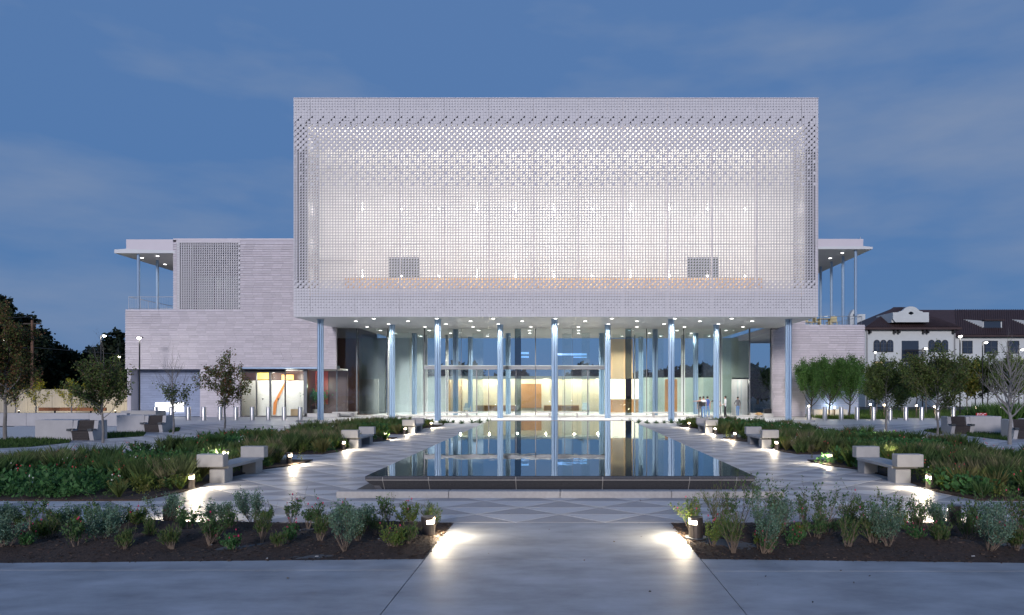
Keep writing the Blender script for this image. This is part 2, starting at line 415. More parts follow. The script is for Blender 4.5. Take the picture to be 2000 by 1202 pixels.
for c in cells:
    if id(c) in near:
        o = link('paver', TM[(c[3], c[4])], plaza); o.location = (c[1], c[2], R.uniform(0, .003))
        if c[4] == 'conc_m': o['label'] = 'mid grey triangular paver'
        elif c[4] == 'conc_d': o['label'] = 'dark grey triangular paver'
    else:
        me = TM[(c[3], c[4])]; z = R.uniform(0, .003)
        rest[c[4]].add([(v.co.x + c[1], v.co.y + c[2], v.co.z + z) for v in me.vertices], [tuple(p.vertices) for p in me.polygons])
allr = B()
for k, mname in enumerate(('conc_l', 'conc_d', 'conc_m')): allr.add(rest[mname].v, rest[mname].f, k)
tag(allr.obj('triangular_paving', [M['conc_l'], M['conc_d'], M['conc_m']], plaza), kind='stuff')

# ------------------------------------------------------------------ pool
pool = thing('reflecting_pool', (0, 30, 0), 'long black granite reflecting pool with still water on the plaza axis', 'pool')
PY0, PY1, PX, PZ = 15.9, 43.6, 4.40, .40
b = B(); b.add([(-PX + .02, PY0 + .02, PZ), (PX - .02, PY0 + .02, PZ), (PX - .02, PY1, PZ), (-PX + .02, PY1, PZ)], [(0, 1, 2, 3)])
b.obj('water', M['water'], pool, world=True)
xs = [-4.40, -4.0, -2.97, -1.0, .96, 2.92, 3.98, 4.40]
g_ = .006
def bottomx(x): return x * (4.05 / 4.40) if abs(x) > 4.2 else x
for i in range(7):
    a, c = xs[i] + .010, xs[i + 1] - .010
    b = B(); b.extr([(PY0 + .03, PZ - .004), (PY0 + .008, PZ - .012), (PY0, PZ - .03), (PY0 + .01, .315), (PY0 + .02, .315), (PY0 + .10, PZ - .004)], a, c)
    b.obj('granite_coping', M['granite'], pool, world=True)
    b = B(); y0, y1 = PY0 + .01, PY0 + .26
    lo, hi = (bottomx(a), bottomx(c))
    b.add([(a, y0, .298), (c, y0, .298), (hi, y1, 0), (lo, y1, 0), (a, y0 + .008, .298), (c, y0 + .008, .298), (hi, y1 + .008, 0), (lo, y1 + .008, 0)],
          [(0, 3, 2, 1), (0, 1, 5, 4), (1, 2, 6, 5), (2, 3, 7, 6), (3, 0, 4, 7), (4, 5, 6, 7)])
    b.obj('granite_panel', M['granite'], pool, world=True)
for s in (-1, 1):
    n_ = 14
    for i in range(n_):
        y0 = PY0 + .11 + (PY1 - PY0 - .11) * i / n_ + g_; y1 = PY0 + .11 + (PY1 - PY0 - .11) * (i + 1) / n_ - g_
        b = B(); b.extr([(s * (PX - .12), PZ - .004), (s * (PX - .02), PZ - .004), (s * PX, PZ - .03), (s * (PX - .01), .31), (s * 4.07, 0), (s * 3.95, 0)] if s > 0 else
                        [(s * 3.95, 0), (s * 4.07, 0), (s * (PX - .01), .31), (s * PX, PZ - .03), (s * (PX - .02), PZ - .004), (s * (PX - .12), PZ - .004)], y0, y1, axis='y')
        b.obj('granite_panel', M['granite'], pool, world=True)
b = B(); q0, q1 = PY0 + .022, PY0 + .272
b.add([(-4.38, q0, PZ - .02), (4.38, q0, PZ - .02), (4.38, q0, .3), (-4.38, q0, .3), (4.03, q1, 0), (-4.03, q1, 0)], [(0, 3, 2, 1), (3, 5, 4, 2)]); b.obj('joint_mortar', M['kerb'], pool, world=True)
b = B(); b.box(-4.3, 4.3, PY1, PY1 + .12, 0, PZ + .02); b.obj('far_coping', M['kerb'], pool, world=True)
b = B(); b.box(-3.94, 3.94, PY0 + .3, PY1 - .02, 0.01, PZ - .06); b.obj('basin', M['granite_d'], pool, world=True)
b = B(); b.box(-4.75, 4.75, 15.5, PY1 + .3, 0.0, .016); tag(b.obj('trench_shade', M['granite_d']), kind='structure')  # flat black strip stands in for shadow under the overhanging pool wall
kerb = thing('stone_kerb', (0, 15.3, 0), 'pale granite kerb step running across in front of the black pool', 'kerb')
kx = [-4.82, -2.4, 0, 2.4, 4.82]
for i in range(4):
    b = B(); b.bbox(kx[i] + .004, kx[i + 1] - .004, 15.2, 15.5, 0, .155, .01); b.obj('kerb_stone', M['kerb'], kerb, world=True)

# ------------------------------------------------------------------ planting beds
for bp, k, s in BEDS:
    b = B(); b.prism(bp, 0.0, .045)
    o = b.obj('planting_bed', M['mulch']); tag(o, kind='structure')
def front_bed(s):
    n1, n2 = 150, 26; V = []; Fc = []
    x_in = 1.9 if s < 0 else 1.94; x_out = 16 if s < 0 else 14
    rr = random.Random(3 + s)
    ph = [rr.uniform(0, 6) for _ in range(8)]
    for j in range(n2 + 1):
        for i in range(n1 + 1):
            u = i / n1; v = j / n2; x = x_in + (x_out - x_in) * u ** 1.15
            yf = 9.75 - (.55 if s < 0 else .61) * (x - x_in) / (x_out - x_in) ; y = yf + (12.38 - yf) * v
            ed = min(1, min(v, 1 - v) * 5) * min(1, u * 20)
            z = .012 + ed * (.045 + .05 * math.sin(x * 1.3 + ph[0]) + .035 * math.sin(x * 3.1 + y * 2 + ph[1]) + .025 * math.sin(y * 5 + x * 1.7 + ph[2]) + rr.uniform(-.012, .012)) + (.05 * ed * v)
            V.append((s * x, y, z))
    for j in range(n2):
        for i in range(n1):
            a = j * (n1 + 1) + i; q = (a, a + 1, a + n1 + 2, a + n1 + 1); Fc.append(q if s > 0 else tuple(reversed(q)))
    b = B(); b.add(V, Fc); o = b.obj('mulch_bed', M['mulch']); tag(o, kind='structure')
    for p in o.data.polygons: p.use_smooth = True
    # loose bark chips
    cb = B()
    for _ in range(5200):
        u = rr.random() ** 1.2; v = rr.random(); i = min(n1 - 1, int(u * n1)); j = min(n2 - 1, int(v * n2))
        x, y, z = V[j * (n1 + 1) + i]; x += rr.uniform(-.05, .05); y += rr.uniform(-.04, .04)
        a = rr.uniform(0, 6.28); l_ = rr.uniform(.008, .028); w_ = rr.uniform(.004, .009); t_ = rr.uniform(-.4, .4)
        dx, dy = math.cos(a) * l_, math.sin(a) * l_; ex, ey = -math.sin(a) * w_, math.cos(a) * w_
        cc = rr.choice([(.05, .03, .02), (.08, .045, .03), (.03, .02, .015), (.12, .08, .055), (.045, .028, .02)])
        if rr.random() < .004: cc = (.5, .48, .45)
        cb.add([(x - dx - ex, y - dy - ey, z + .006), (x + dx - ex, y + dy - ey, z + .006 + l_ * t_), (x + dx + ex, y + dy + ey, z + .014 + l_ * t_), (x - dx + ex, y - dy + ey, z + .014)], [(0, 1, 2, 3)], 0, (*cc, 1))
    tag(cb.obj('bark_mulch', M['chip']), 'loose dark bark chips strewn over the front planting bed', 'mulch', kind='stuff')
M['chip'] = mat('bark_chip', (.05, .03, .02), .9, attr=True)
front_bed(-1); front_bed(1)

# ================================================================== MAIN BUILDING
Y0 = 50.6; BX0 = -19.1; BZ0, NCOL, NROW, T = 7.55, 188, 78, .2
BX1 = BX0 + NCOL * T; BZ1 = BZ0 + NROW * T
bld = thing('cultural_centre', ((BX0 + BX1) / 2, Y0, 0), 'large floating box with a perforated pale stone screen glowing above a glass lobby', 'building')
rr = random.Random(11)
def cell_type(i, j):
    """i column from left, j row from top -> 2 open, 1 relief pocket, 0 flat"""
    ei = min(i, NCOL - 1 - i)
    if j < 3: return 1
    if j in (3, 4): return 1 if (i + j) % 2 == 0 else 0
    if j == 5: return 0
    if j in (6, 7, 8): return 2 if i % 4 == (2 - (j - 6)) % 4 else (1 if rr.random() < .12 else 0)
    if j < 16: return 2 if (i + j) % 2 == 1 else 0
    if j < 18: return 2 if (i + j) % 2 == 1 else 0
    if j < 32: return 2 if not (i % 2 == 0 and j % 2 == 0 and (i + j) % 4 == 0) else 0
    if j <= 64: return 2
    if j <= 67: return 2 if (i + j) % 2 == 0 else 1
    if j <= 71: return 1
    if j <= 74: return 1 if (i + j) % 2 == 0 or rr.random() < .4 else 0
    return 1 if (i * 2 + j) % 4 == 0 or rr.random() < .15 else 0
HOLE = [(.18, .13), (.89, .13), (.89, .87), (.66, .83), (.34, .50)]
CORN = [(0, 0), (1, 0), (1, 1), (0, 1)]
RING = [(0, 1, 6 - 1, 4), ]      # filled below
def add_cell(b, x, z, t, y=Y0, s=T, dp=.055):
    if t == 0:
        b.add([(x, y, z), (x + s, y, z), (x + s, y, z + s), (x, y, z + s)], [(0, 1, 2, 3)]); return
    if t == 2:
        h = [(x + a * s, z + c * s) for a, c in HOLE]
        vs = [(x + a * s, y, z + c * s) for a, c in CORN] + [(a, y, c) for a, c in h] + [(a, y + dp, c) for a, c in h]
        fs = [(0, 1, 5, 4), (1, 2, 6, 5), (2, 7, 6), (2, 3, 7), (3, 8, 7), (3, 0, 4, 8)]
        fs += [(4 + k, 4 + (k + 1) % 5, 9 + (k + 1) % 5, 9 + k) for k in range(5)]
        b.add(vs, fs)
    else:   # closed tile with a small slit along its lower right
        h = [(x + a * s, z + c * s) for a, c in ((.34, .05), (.94, .05), (.94, .30), (.80, .24), (.58, .14))]
        vs = [(x + a * s, y, z + c * s) for a, c in CORN] + [(a, y, c) for a, c in h] + [(a, y + dp * .5, c) for a, c in h]
        fs = [(0, 1, 5, 4), (1, 2, 6, 5), (2, 7, 6), (2, 3, 7), (3, 8, 7), (3, 0, 4, 8)]
        fs += [(4 + k, 4 + (k + 1) % 5, 9 + (k + 1) % 5, 9 + k) for k in range(5)]
        b.add(vs, fs)
colcuts = [0, 6] + [6 + 16 * k for k in range(1, 12)] + [188]
rowcuts = [0, 26, 52, 78]
for a in range(len(colcuts) - 1):
    for c in range(3):
        b = B()
        i0, i1, j0, j1 = colcuts[a], colcuts[a + 1], rowcuts[c], rowcuts[c + 1]
        for i in range(i0, i1):
            for j in range(j0, j1):
                add_cell(b, BX0 + i * T, BZ1 - (j + 1) * T, cell_type(i, j))
        # 12 mm shadow joint: shrink the panel towards its centre
        cx, cz = BX0 + (i0 + i1) / 2 * T, BZ1 - (j0 + j1) / 2 * T
        kx_, kz_ = 1 - .024 / ((i1 - i0) * T), 1 - .024 / ((j1 - j0) * T)
        b.v = [(cx + (x - cx) * kx_, y, cz + (z - cz) * kz_) for x, y, z in b.v]
        o = b.obj('screen_panel', M['tile'], bld, world=True)
# box shell: parapet, side walls, roof, soffit, interior
M['boxside'] = mat('box_side_stone', (.6, .57, .6), .6, noise=.05, nscale=2)
b = B(); b.box(BX0, BX1, Y0 - .02, Y0 + .3, BZ1 + .004, BZ1 + .07); b.obj('parapet_cap', M['boxside'], bld, world=True)
for q in (BX0, BX1 - .15):
    b = B(); b.box(q, q + .15, Y0 + .06, 60.2, BZ0 + .26, BZ1); b.obj('side_wall', M['boxside'], bld, world=True)
b = B(); b.box(BX0 + .16, BX1 - .16, Y0 + .06, 60.1, BZ1 - .4, BZ1 - .1); b.obj('roof', M['boxside'], bld, world=True)
b = B(); b.box(BX0 + .01, BX1 - .01, Y0 + .02, 60.2, BZ0 - .03, BZ0 + .25)
b.box(-17.1, 16.3, 60.2, 72.0, BZ0 - .03, BZ0 + .25)
b.obj('soffit', M['soffit'], bld, world=True)
b = B(); b.box(-17.1, 16.3, 60.22, 72.0, BZ0 + .26, BZ1 - 3); b.obj('rear_block', M['boxside'], bld, world=True)
# gallery behind the screen
GXa, GXb, GZa, GZb, GY1 = BX0 + 4.6 * T, BX1 - 4.6 * T, BZ1 - 69.5 * T, BZ1 - 9.6 * T, 53.4
b = B(); b.box(GXa, GXb, GY1, GY1 + .2, GZa, GZb); b.obj('gallery_wall', M['roomwhite'], bld, world=True)
b = B(); b.box(GXa, GXb, Y0 + .12, GY1, GZb, GZb + .2); b.obj('gallery_ceiling', M['roomwhite'], bld, world=True)
b = B(); b.box(GXa, GXb, Y0 + .12, GY1, GZa - .2, GZa); b.obj('gallery_floor', M['wood2'], bld, world=True)
for a_, c_ in ((GXa - .12, GXa), (GXb, GXb + .12)):
    b = B(); b.box(a_, c_, Y0 + .12, GY1, GZa, GZb); b.obj('end_wall', mat('end_wall_grey', (.22, .22, .23), .8), bld, world=True)
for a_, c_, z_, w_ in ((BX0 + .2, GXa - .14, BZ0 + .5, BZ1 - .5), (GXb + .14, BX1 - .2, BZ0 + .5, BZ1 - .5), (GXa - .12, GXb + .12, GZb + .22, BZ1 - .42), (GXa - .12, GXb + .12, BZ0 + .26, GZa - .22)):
    b = B(); b.box(a_, c_, Y0 + .5, Y0 + .52, z_, w_); b.obj('shade_backing', M['black'], bld, world=True)  # black sheets added behind the holes to stand in for unlit depth
for a in colcuts[2:-2]:
    x = BX0 + a * T; b = B(); b.box(x - .055, x + .055, Y0 + .075, Y0 + .25, BZ0 + .3, BZ1 - .5); b.obj('steel_fin', M['boxside'], bld, world=True)
for a in (26, 52):
    z = BZ1 - a * T; b = B(); b.box(GXa, GXb, Y0 + .1, Y0 + .22, z - .04, z + .04); b.obj('transom', M['boxside'], bld, world=True)
b = B(); b.box(-16.2, 15.2, 53.2, 53.3, GZ(563, 53.2), GZ(542, 53.2)); b.obj('balustrade', M['wood2'], bld, world=True)
for x0, x1 in ((760, 818), (1343, 1402)):
    b = B(); b.box(GX(x0, GY1), GX(x1, GY1), GY1 - .07, GY1 - .01, GZ(541, GY1), GZ(503, GY1)); o = b.obj('dark_window', mat('dark_green_glass', (.045, .065, .05), .4), bld, world=True)
b = B(); b.box(GX(619, 53), GX(688, 53), 53.2, 53.26, GZ(509.5, 53), GZ(507.5, 53)); b.obj('door_frame', M['black'], bld, world=True)
for k in range(13):
    for row, (z, en) in enumerate(((GZ(285, 52), 92), (GZ(408, 52), 96), (GZ(475, 52), 86), (GZ(539, 52), 48))):
        x = GX(708 + 74.8 * k, 52)
        if row in (1, 3) and k <= 10:
            b = B(); b.ball((x, 52, z), .09, 10, 6).tube([(x, 52, z + .08), (x, 52, z + .5)], .01, 4); b.obj('pendant_lamp', M['lamp'], bld, world=True)
        x = GX(622 + 76.6 * k, 52); ff = .5 if k in (0, 12) else (.95 if 4 <= k <= 8 else .86)
        light('gallery_fill', 'POINT', (x, 51.85, z - .1), en * ff, (1, .95, .86), size=.35)  # added fill lights, spread evenly and independent of the pendants
# columns
def column_mesh(h, r=.235):
    b = B(); n = 96; k = 6; vs = []
    for z in (0, h):
        for i in range(n):
            a = 2 * math.pi * i / n; q = r * (.56 + .44 * abs(math.cos(k * a / 2)) ** .6)
            vs.append((q * math.cos(a), q * math.sin(a), z))
    b.add(vs, [(i, (i + 1) % n, n + (i + 1) % n, n + i) for i in range(n)] + [tuple(range(n, 2 * n))])
    b.cyl(0, 0, h - .05, h, r * 1.12, 24); b.cyl(0, 0, 0, .03, r * 1.15, 24)
    me = bpy.data.meshes.new('column'); me.from_pydata(b.v, [], b.f); me.materials.append(M['bluesteel']); me.update(); return me
cmesh = column_mesh(BZ0 - .03)
cols = [(GX(x, 52.5), 52.5) for x in (626, 855, 1083, 1311, 1540)] + [(GX(x, 56.85), 56.85) for x in (766, 977, 1187, 1399)]
cols += [(GX(x, 56.85), 65.5) for x in (766, 977, 1187, 1399)] + [(GX(x, 52.5), 61.4) for x in (855, 1311)] + [(-17.0, 70), (-8.9, 70), (8.0, 70)]
for x, y in cols:
    o = link('column', cmesh, bld); o.location = (x - bld.location.x, y - bld.location.y, 0)
# downlights
dm = B(); dm.cyl(0, 0, -.012, 0, .17, 20, 1); dm.cyl(0, 0, -.016, -.0125, .13, 20, 0)
dme = bpy.data.meshes.new('downlight'); dme.from_pydata(dm.v, [], dm.f); dme.materials.append(M['down']); dme.materials.append(M['steel']); dme.polygons.foreach_set('material_index', dm.m); dme.update()
DL = [(x, 51.8) for x in (730, 853, 963, 1085, 1195, 1318, 1429)] + [(x, 53.7) for x in (695, 797, 919, 1020, 1143, 1244, 1367, 1469)] + \
     [(x, 56.1) for x in (759, 871, 973, 1088, 1188, 1297, 1403)] + [(x, 58.7) for x in (717, 830, 924, 1037, 1130, 1244, 1337, 1451)] + \
     [(x, 62.3) for x in (743, 838, 935, 1034, 1130, 1229, 1322, 1418)] + [(x, 65.3) for x in (772, 880, 1035, 1130, 1268, 1350)] + [(x, 69) for x in (822, 952, 1083, 1215, 1290, 1385)]
for px, y in DL:
    x = GX(px, y); o = link('downlight', dme, bld); o.location = (x - bld.location.x, y - bld.location.y, BZ0 - .03)
    light('downlight_beam', 'SPOT', (x, y, BZ0 - .08), 720 if y < 60 else 2300, (1, .95, .86), size=.1, spot=125, blend=.9)
# lobby
GYf = 60.3
b = B(); b.box(-17.1, 16.4, 59.05, 74, -.02, .03); b.obj('lobby_floor', M['floor'], bld, world=True)
b = B(); b.box(GX(697, GYf), GX(1464, GYf), 59.02, GYf + .15, .03, .12); b.obj('sill', M['white'], bld, world=True)
pb_ = [657.5, 697, 757, 829, 901, 973, 1005, 1018, 1046, 1118, 1191, 1221, 1234, 1263, 1335, 1407, 1464, 1506]
mull = {697: .10, 757: .05, 829: .06, 1046: .07, 1263: .06, 1335: .06, 1407: .06, 1464: .10, 1506: .14, 657.5: .05, 901: .02, 973: .02, 1118: .02, 1191: .02}
for i in range(len(pb_) - 1):
    a, c = GX(pb_[i], GYf), GX(pb_[i + 1], GYf)
    mm = 'glass'
    if pb_[i] in (1005, 1221): mm = 'darkglass'
    if pb_[i] in (657.5, 1464): mm = 'glass'
    b = B(); dy = .012 * ((i * 7) % 3)
    b.box(a + .012, c - .012, GYf + dy, GYf + dy + .02, .12, BZ0 - .04); b.obj('glass_pane', M[mm], bld, world=True)
for px, w in mull.items():
    x = GX(px, GYf); b = B(); b.box(x - w / 2, x + w / 2, GYf - .05, GYf + .09, .12, BZ0 - .035); b.obj('mullion', M['grey_m'], bld, world=True)
# entrance portals
for x0, x1, ds in ((830, 1046, (873, 931, 954.5, 973, 1008)), (1047, 1183, (1089, 1103, 1148))):
    a, c = GX(x0, 59.9), GX(x1, 59.9)
    b = B(); b.box(a, c, 59.5, 60.2, GZ(722, 59.9), GZ(716, 59.9)); b.obj('door_header', M['grey_m'], bld, world=True)
    b = B(); b.box(a, c, 59.47, 60.2, GZ(715.6, 59.9), GZ(714.3, 59.9)); b.obj('header_trim', M['greywall'], bld, world=True)
    for q in ds:
        x = GX(q, 59.9); w = .05 if q in (873, 1148, 931, 1089) else .025
        b = B(); b.box(x - w, x + w, 59.85, 59.95, .05, GZ(722, 59.9)); b.obj('door_frame', M['grey_m'], bld, world=True)
    for q0, q1 in zip((x0,) + ds, ds + (x1,)):
        b = B(); b.box(GX(q0, 59.9) + .06, GX(q1, 59.9) - .06, 59.89, 59.91, .05, GZ(722, 59.9) - .01); b.obj('door_leaf', M['glass'], bld, world=True)
# lobby interior: low volume with cream wall, doors, ceiling edge
b = B(); b.box(GX(873, 76), GX(1180, 76), 76, 76.3, 0, 3.4); b.obj('cream_wall', M['cream'], bld, world=True)
b = B(); b.box(GX(845, 76), GX(1200, 76), 73.9, 78, 3.4, 3.7); b.obj('low_roof', M['greywall'], bld, world=True)
for x0, x1, y0, y1, mm in ((884.5, 895.5, 743, 800, 'wood'), (1018, 1057.5, 750, 797, 'wood')):
    b = B(); b.box(GX(x0, 75.9), GX(x1, 75.9), 75.85, 75.97, GZ(y1, 75.9), GZ(y0, 75.9)); b.obj('timber_door', M[mm], bld, world=True)
b = B(); b.box(GX(873, 75.8), GX(902.5, 75.8), 75.7, 75.84, 0, GZ(742, 75.8)); b.obj('oak_panel', M['wood2'], bld, world=True)
for q in (935, 955, 990, 1075, 1103, 1128, 1160):
    b = B(); b.box(GX(q, 75.9) - .01, GX(q, 75.9) + .01, 75.95, 75.99, .9, 3.4); b.obj('wall_joint', M['greywall'], bld, world=True)
b = B(); b.box(GX(1180, 71), GX(1222, 71), 71, 71.1, 1.35, 3.35).box(GX(1234, 71), GX(1248, 71), 71, 71.1, 1.35, 3.35); b.obj('lit_panel', M['litwarm'], bld, world=True)
b = B(); b.box(GX(1178, 71), GX(1236, 71), 71.12, 71.3, 3.4, 7.4); b.obj('timber_screen', M['wood2'], bld, world=True)
b = B(); b.box(GX(700, 71), GX(872, 71), 71, 71.2, 0, 3.5).box(GX(700, 71.5), GX(828, 71.5), 71.3, 71.5, 3.5, 7.5); b.obj('grey_wall', M['greywall'], bld, world=True)
b = B(); b.box(GX(1252, 71), GX(1430, 71), 71, 71.2, 0, 3.5).box(GX(1395, 71.5), GX(1464, 71.5), 71.3, 71.5, 3.5, 7.5); b.obj('grey_wall', mat('lobby_green_wall', (.33, .41, .36), .5, noise=.2, nscale=.5), bld, world=True)
b = B(); b.box(GX(703, 68), GX(739, 68), 68, 68.2, 0, GZ(741, 68)); b.obj('concrete_screen', mat('lobby_concrete', (.42, .40, .35), .6, noise=.08, nscale=1), bld, world=True)
b = B()
for k in range(26):
    x = GX(1299, 68) + k * .045; b.box(x, x + .03, 68, 68.06, 0, GZ(741, 68))
b.box(GX(1299, 68), GX(1323, 68), 68.06, 68.15, 0, GZ(741, 68)); b.obj('timber_screen', M['wood'], bld, world=True)
b = B(); b.box(GX(1429, 62.5), GX(1460, 62.5), 62.5, 62.6, 0, GZ(741, 62.5)); b.obj('white_door_wall', M['white'], bld, world=True)
b = B(); b.box(GX(1440, 62.4), GX(1442, 62.4), 62.35, 62.48, 0, GZ(743, 62.4)).box(GX(1447, 62.4), GX(1448.6, 62.4), 62.35, 62.48, 0, GZ(743, 62.4)); b.obj('door_frame', M['greywall'], bld, world=True)
M['frost'] = glassmat('reflection_frost', (.90, .94, .94), 1.6, .25)
M['pale_strip'] = mat('reflection_strip', (.72, .74, .72), .8)
for q0, q1, yy in ((706, 752, 66.5), (762, 800, 65.0), (806, 826, 66.8), (836, 852, 65.2), (880, 900, 67.0), (922, 944, 65.5), (1098, 1116, 66.5), (1136, 1152, 65.2), (1196, 1218, 66.8), (1240, 1260, 65.4), (1268, 1296, 66.6), (1340, 1362, 65.3), (1374, 1396, 66.5), (1412, 1428, 65.5)):  # added frosted panes: vertical bands standing in for reflections in the glass
    b = B(); b.box(GX(q0, yy), GX(q1, yy), yy, yy + .03, .03, BZ0 - .04); b.obj('reflection_pane', M['frost'], bld, world=True)
for q0, q1, yy in ((757, 763, 63.0), (826, 835, 67.6), (870, 876, 67.5), (1177, 1184, 67.5), (1238, 1241, 67), (1330, 1338, 67.5), (1404, 1411, 66)):  # added pale folded strips, also standing in for vertical reflections
    b = B(); n_ = 10; vs = []; x0, x1 = GX(q0, yy), GX(q1, yy)
    for z in (.03, BZ0 - .04):
        for k in range(n_ + 1): vs.append((x0 + (x1 - x0) * k / n_, yy + .06 * math.sin(k * 1.9), z))
    b.add(vs, [(k, k + 1, n_ + 2 + k, n_ + 1 + k) for k in range(n_)]); b.obj('reflection_strip', M['pale_strip'], bld, world=True)
for q0, q1, p0, p1 in ((1088, 1146, 690.5, 694.5), (1018, 1033, 688, 692), (1018, 1033, 696, 699), (1120, 1146, 697, 699)):  # glowing bars stand in for city lights mirrored in the facade
    b = B(); b.box(GX(q0, 70), GX(q1, 70), 70, 70.05, GZ(p1, 70), GZ(p0, 70)); b.obj('city_reflection', M['litblue'], bld, world=True)
# slots at both ends: added brown wall for the left pane's reflection, garden right
b = B(); b.box(GX(640, 66), GX(700, 66), 66, 66.2, 0, 7.1); b.obj('reflection_wall', M['brownwall'], bld, world=True)
for q in (-19.0, 16.5): b = B(); b.box(q, q + 1.85, 60.5, 66, -.02, .02); b.obj('slot_floor', M['mulch'], bld, world=True)
b = B(); b.box(GX(657, 60), GX(697, 60), 59.6, 60.1, .05, .30).box(GX(1464, 60), GX(1506, 60), 59.6, 60.1, .05, .30); b.obj('sill', M['white'], bld, world=True)
for x in (-10.5, -7.5, -4.5, -1.5, 1.5, 4): light('lobby_lamp', 'POINT', (x, 74.6, 3.2), 190, (1, .86, .62), size=.05)
pass; light('lobby_lamp', 'POINT', (GX(1445, 62), 61.6, 3.0), 40, (1, .92, .8), size=.2)

# ================================================================== WINGS
def siding(b, x0, x1, z0, z1, y, rr, tint=(.60, .56, .585), step=.2, wb=.78, holes=()):
    nrow = int(round((z1 - z0) / step))
    for r in range(nrow):
        z = z0 + r * step; gr = int(round(z / step))
        tri_ = abs((gr % 8) - 4) / 4.0
        x = x0; xx = math.floor(x0 / wb) * wb + tri_ * .30
        while xx < x1:
            a, c = max(xx, x0), min(xx + wb, x1); xx += wb
            if c - a < .02: continue
            mid = (a + c) / 2
            cut = False
            for hx0, hx1, hz0, hz1 in holes:
                if hz0 - .01 <= z < hz1 - .01 and a < hx1 and c > hx0:
                    if a >= hx0 and c <= hx1: cut = True; break
                    if a < hx0: c = hx0
                    else: a = hx1
            if cut or c - a < .02: continue
            t_ = rr.uniform(.90, 1.06); col = tuple(q * t_ for q in tint) + (1,)
            d = rr.uniform(0, .012); g_ = .004; sl = .07
            zl = z + .02
            vs = [(a + g_, y - .06 - d, zl), (c - g_, y - .06 - d, zl), (c - g_, y, z + step), (a + g_, y, z + step), (a + g_, y + .02, zl), (c - g_, y + .02, zl)]
            b.add(vs, [(0, 1, 2, 3), (4, 5, 1, 0), (1, 5, 2), (4, 0, 3)], 0, col)
LW = thing('left_wing', (-27.5, 59, 0), 'pale stone-clad wing left of the glowing box, with roof terrace and small perforated window screen', 'building wing')
yl = 59.0; xa, xb, xc, xd, xe = -36.3, -32.3, -30.0, -26.7, -18.7
TZ, RZ, OZ = 9.0, 14.8, 4.0
rl = random.Random(5)
b = B(); siding(b, xa, xe, OZ, TZ, yl, rl); siding(b, xc, xd, 0, OZ, yl, rl); siding(b, xd, xe, TZ, RZ - .2, yl, rl)
siding(b, xb, xb + .3, TZ, RZ - .2, yl, rl)
tag(b.obj('stone_cladding', M['stone'], LW, world=True), kind='stuff')
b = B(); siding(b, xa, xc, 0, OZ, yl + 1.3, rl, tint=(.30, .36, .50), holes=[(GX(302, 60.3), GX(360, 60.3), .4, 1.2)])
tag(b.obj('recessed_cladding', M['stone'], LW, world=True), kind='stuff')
b = B(); b.box(xa, xe, yl + .03, yl + .25, OZ, TZ).box(xc, xd, yl + .03, yl + .25, 0, OZ).box(xd, xe, yl + .03, yl + .25, TZ, RZ).box(xa, xb + .3, yl + .25, 72, TZ - .3, TZ - .02).box(xb, xe, 72, 72.3, 0, RZ)
b.box(xa, xa + .3, yl + .25, 72, 0, TZ - .3).box(xc - .2, xc, yl + .25, yl + 1.5, 0, OZ).box(xa, xc, yl + .25, yl + 1.6, OZ, OZ + .2)
b.box(xb, xb + .25, yl + .3, 72, TZ, RZ - .05); b.obj('wall', mat('wing_wall', (.52, .49, .53), .7, noise=.05), LW, world=True)
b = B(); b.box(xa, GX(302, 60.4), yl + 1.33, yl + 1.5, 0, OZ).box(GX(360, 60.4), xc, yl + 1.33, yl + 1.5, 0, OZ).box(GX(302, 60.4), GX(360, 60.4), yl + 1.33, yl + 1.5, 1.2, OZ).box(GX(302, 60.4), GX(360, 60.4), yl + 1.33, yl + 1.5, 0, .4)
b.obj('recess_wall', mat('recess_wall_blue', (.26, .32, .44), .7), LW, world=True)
b = B(); b.box(GX(302, 60.8), GX(361, 60.8), 60.7, 60.75, .3, 1.25); b.obj('lit_opening', M['lit'], LW, world=True)
light('opening_lamp', 'POINT', (GX(330, 59.9), 59.9, .9), 25, (1, .97, .9), size=.3)
# perforated screen of the left wing
b = B(); nx_ = 28; ny_ = 28
for i in range(nx_):
    for j in range(ny_):
        x = xb + .3 + i * (xd - xb - .3) / nx_; z = TZ + j * .2
        tt = 2
        if i == nx_ - 1 and j % 2: tt = 0
        if i == 0: tt = 0
        add_cell(b, x, z, tt, y=yl - .03, s=(xd - xb - .3) / nx_)
b.obj('screen_panel', M['tile'], LW, world=True)
b = B(); b.box(xb + .25, xd, yl, yl + .25, RZ - .2, RZ); b.box(xd, xd + .06, yl + .25, yl + 3, TZ, RZ); b.obj('screen_lintel', M['boxside'], LW, world=True)
b = B(); b.box(xb + 1.1, xd - .1, yl + 1.6, yl + 1.65, TZ, TZ + 3.0); b.obj('glass_front', mat('interior_glass_grey', (.20, .24, .24), .3, noise=.35, nscale=1.4, stretch=(2, 1, .5)), LW, world=True)
b = B()
for q in (1.1, 2.6, 3.3, 5.4): b.box(xb + q, xb + q + .12, yl + 1.5, yl + 1.62, TZ, TZ + 3.0)
b.obj('glazing_bar', M['black'], LW, world=True)
b = B(); b.box(xb + .25, xd, yl + 2.6, yl + 2.7, TZ, RZ).box(xb + .25, xd, yl + .3, yl + 2.6, TZ - .02, TZ); b.obj('back_wall', M['black'], LW, world=True)
light('room_lamp', 'POINT', (-29.2, 60.1, TZ + 2.3), 9, (1, .95, .85), size=.3)
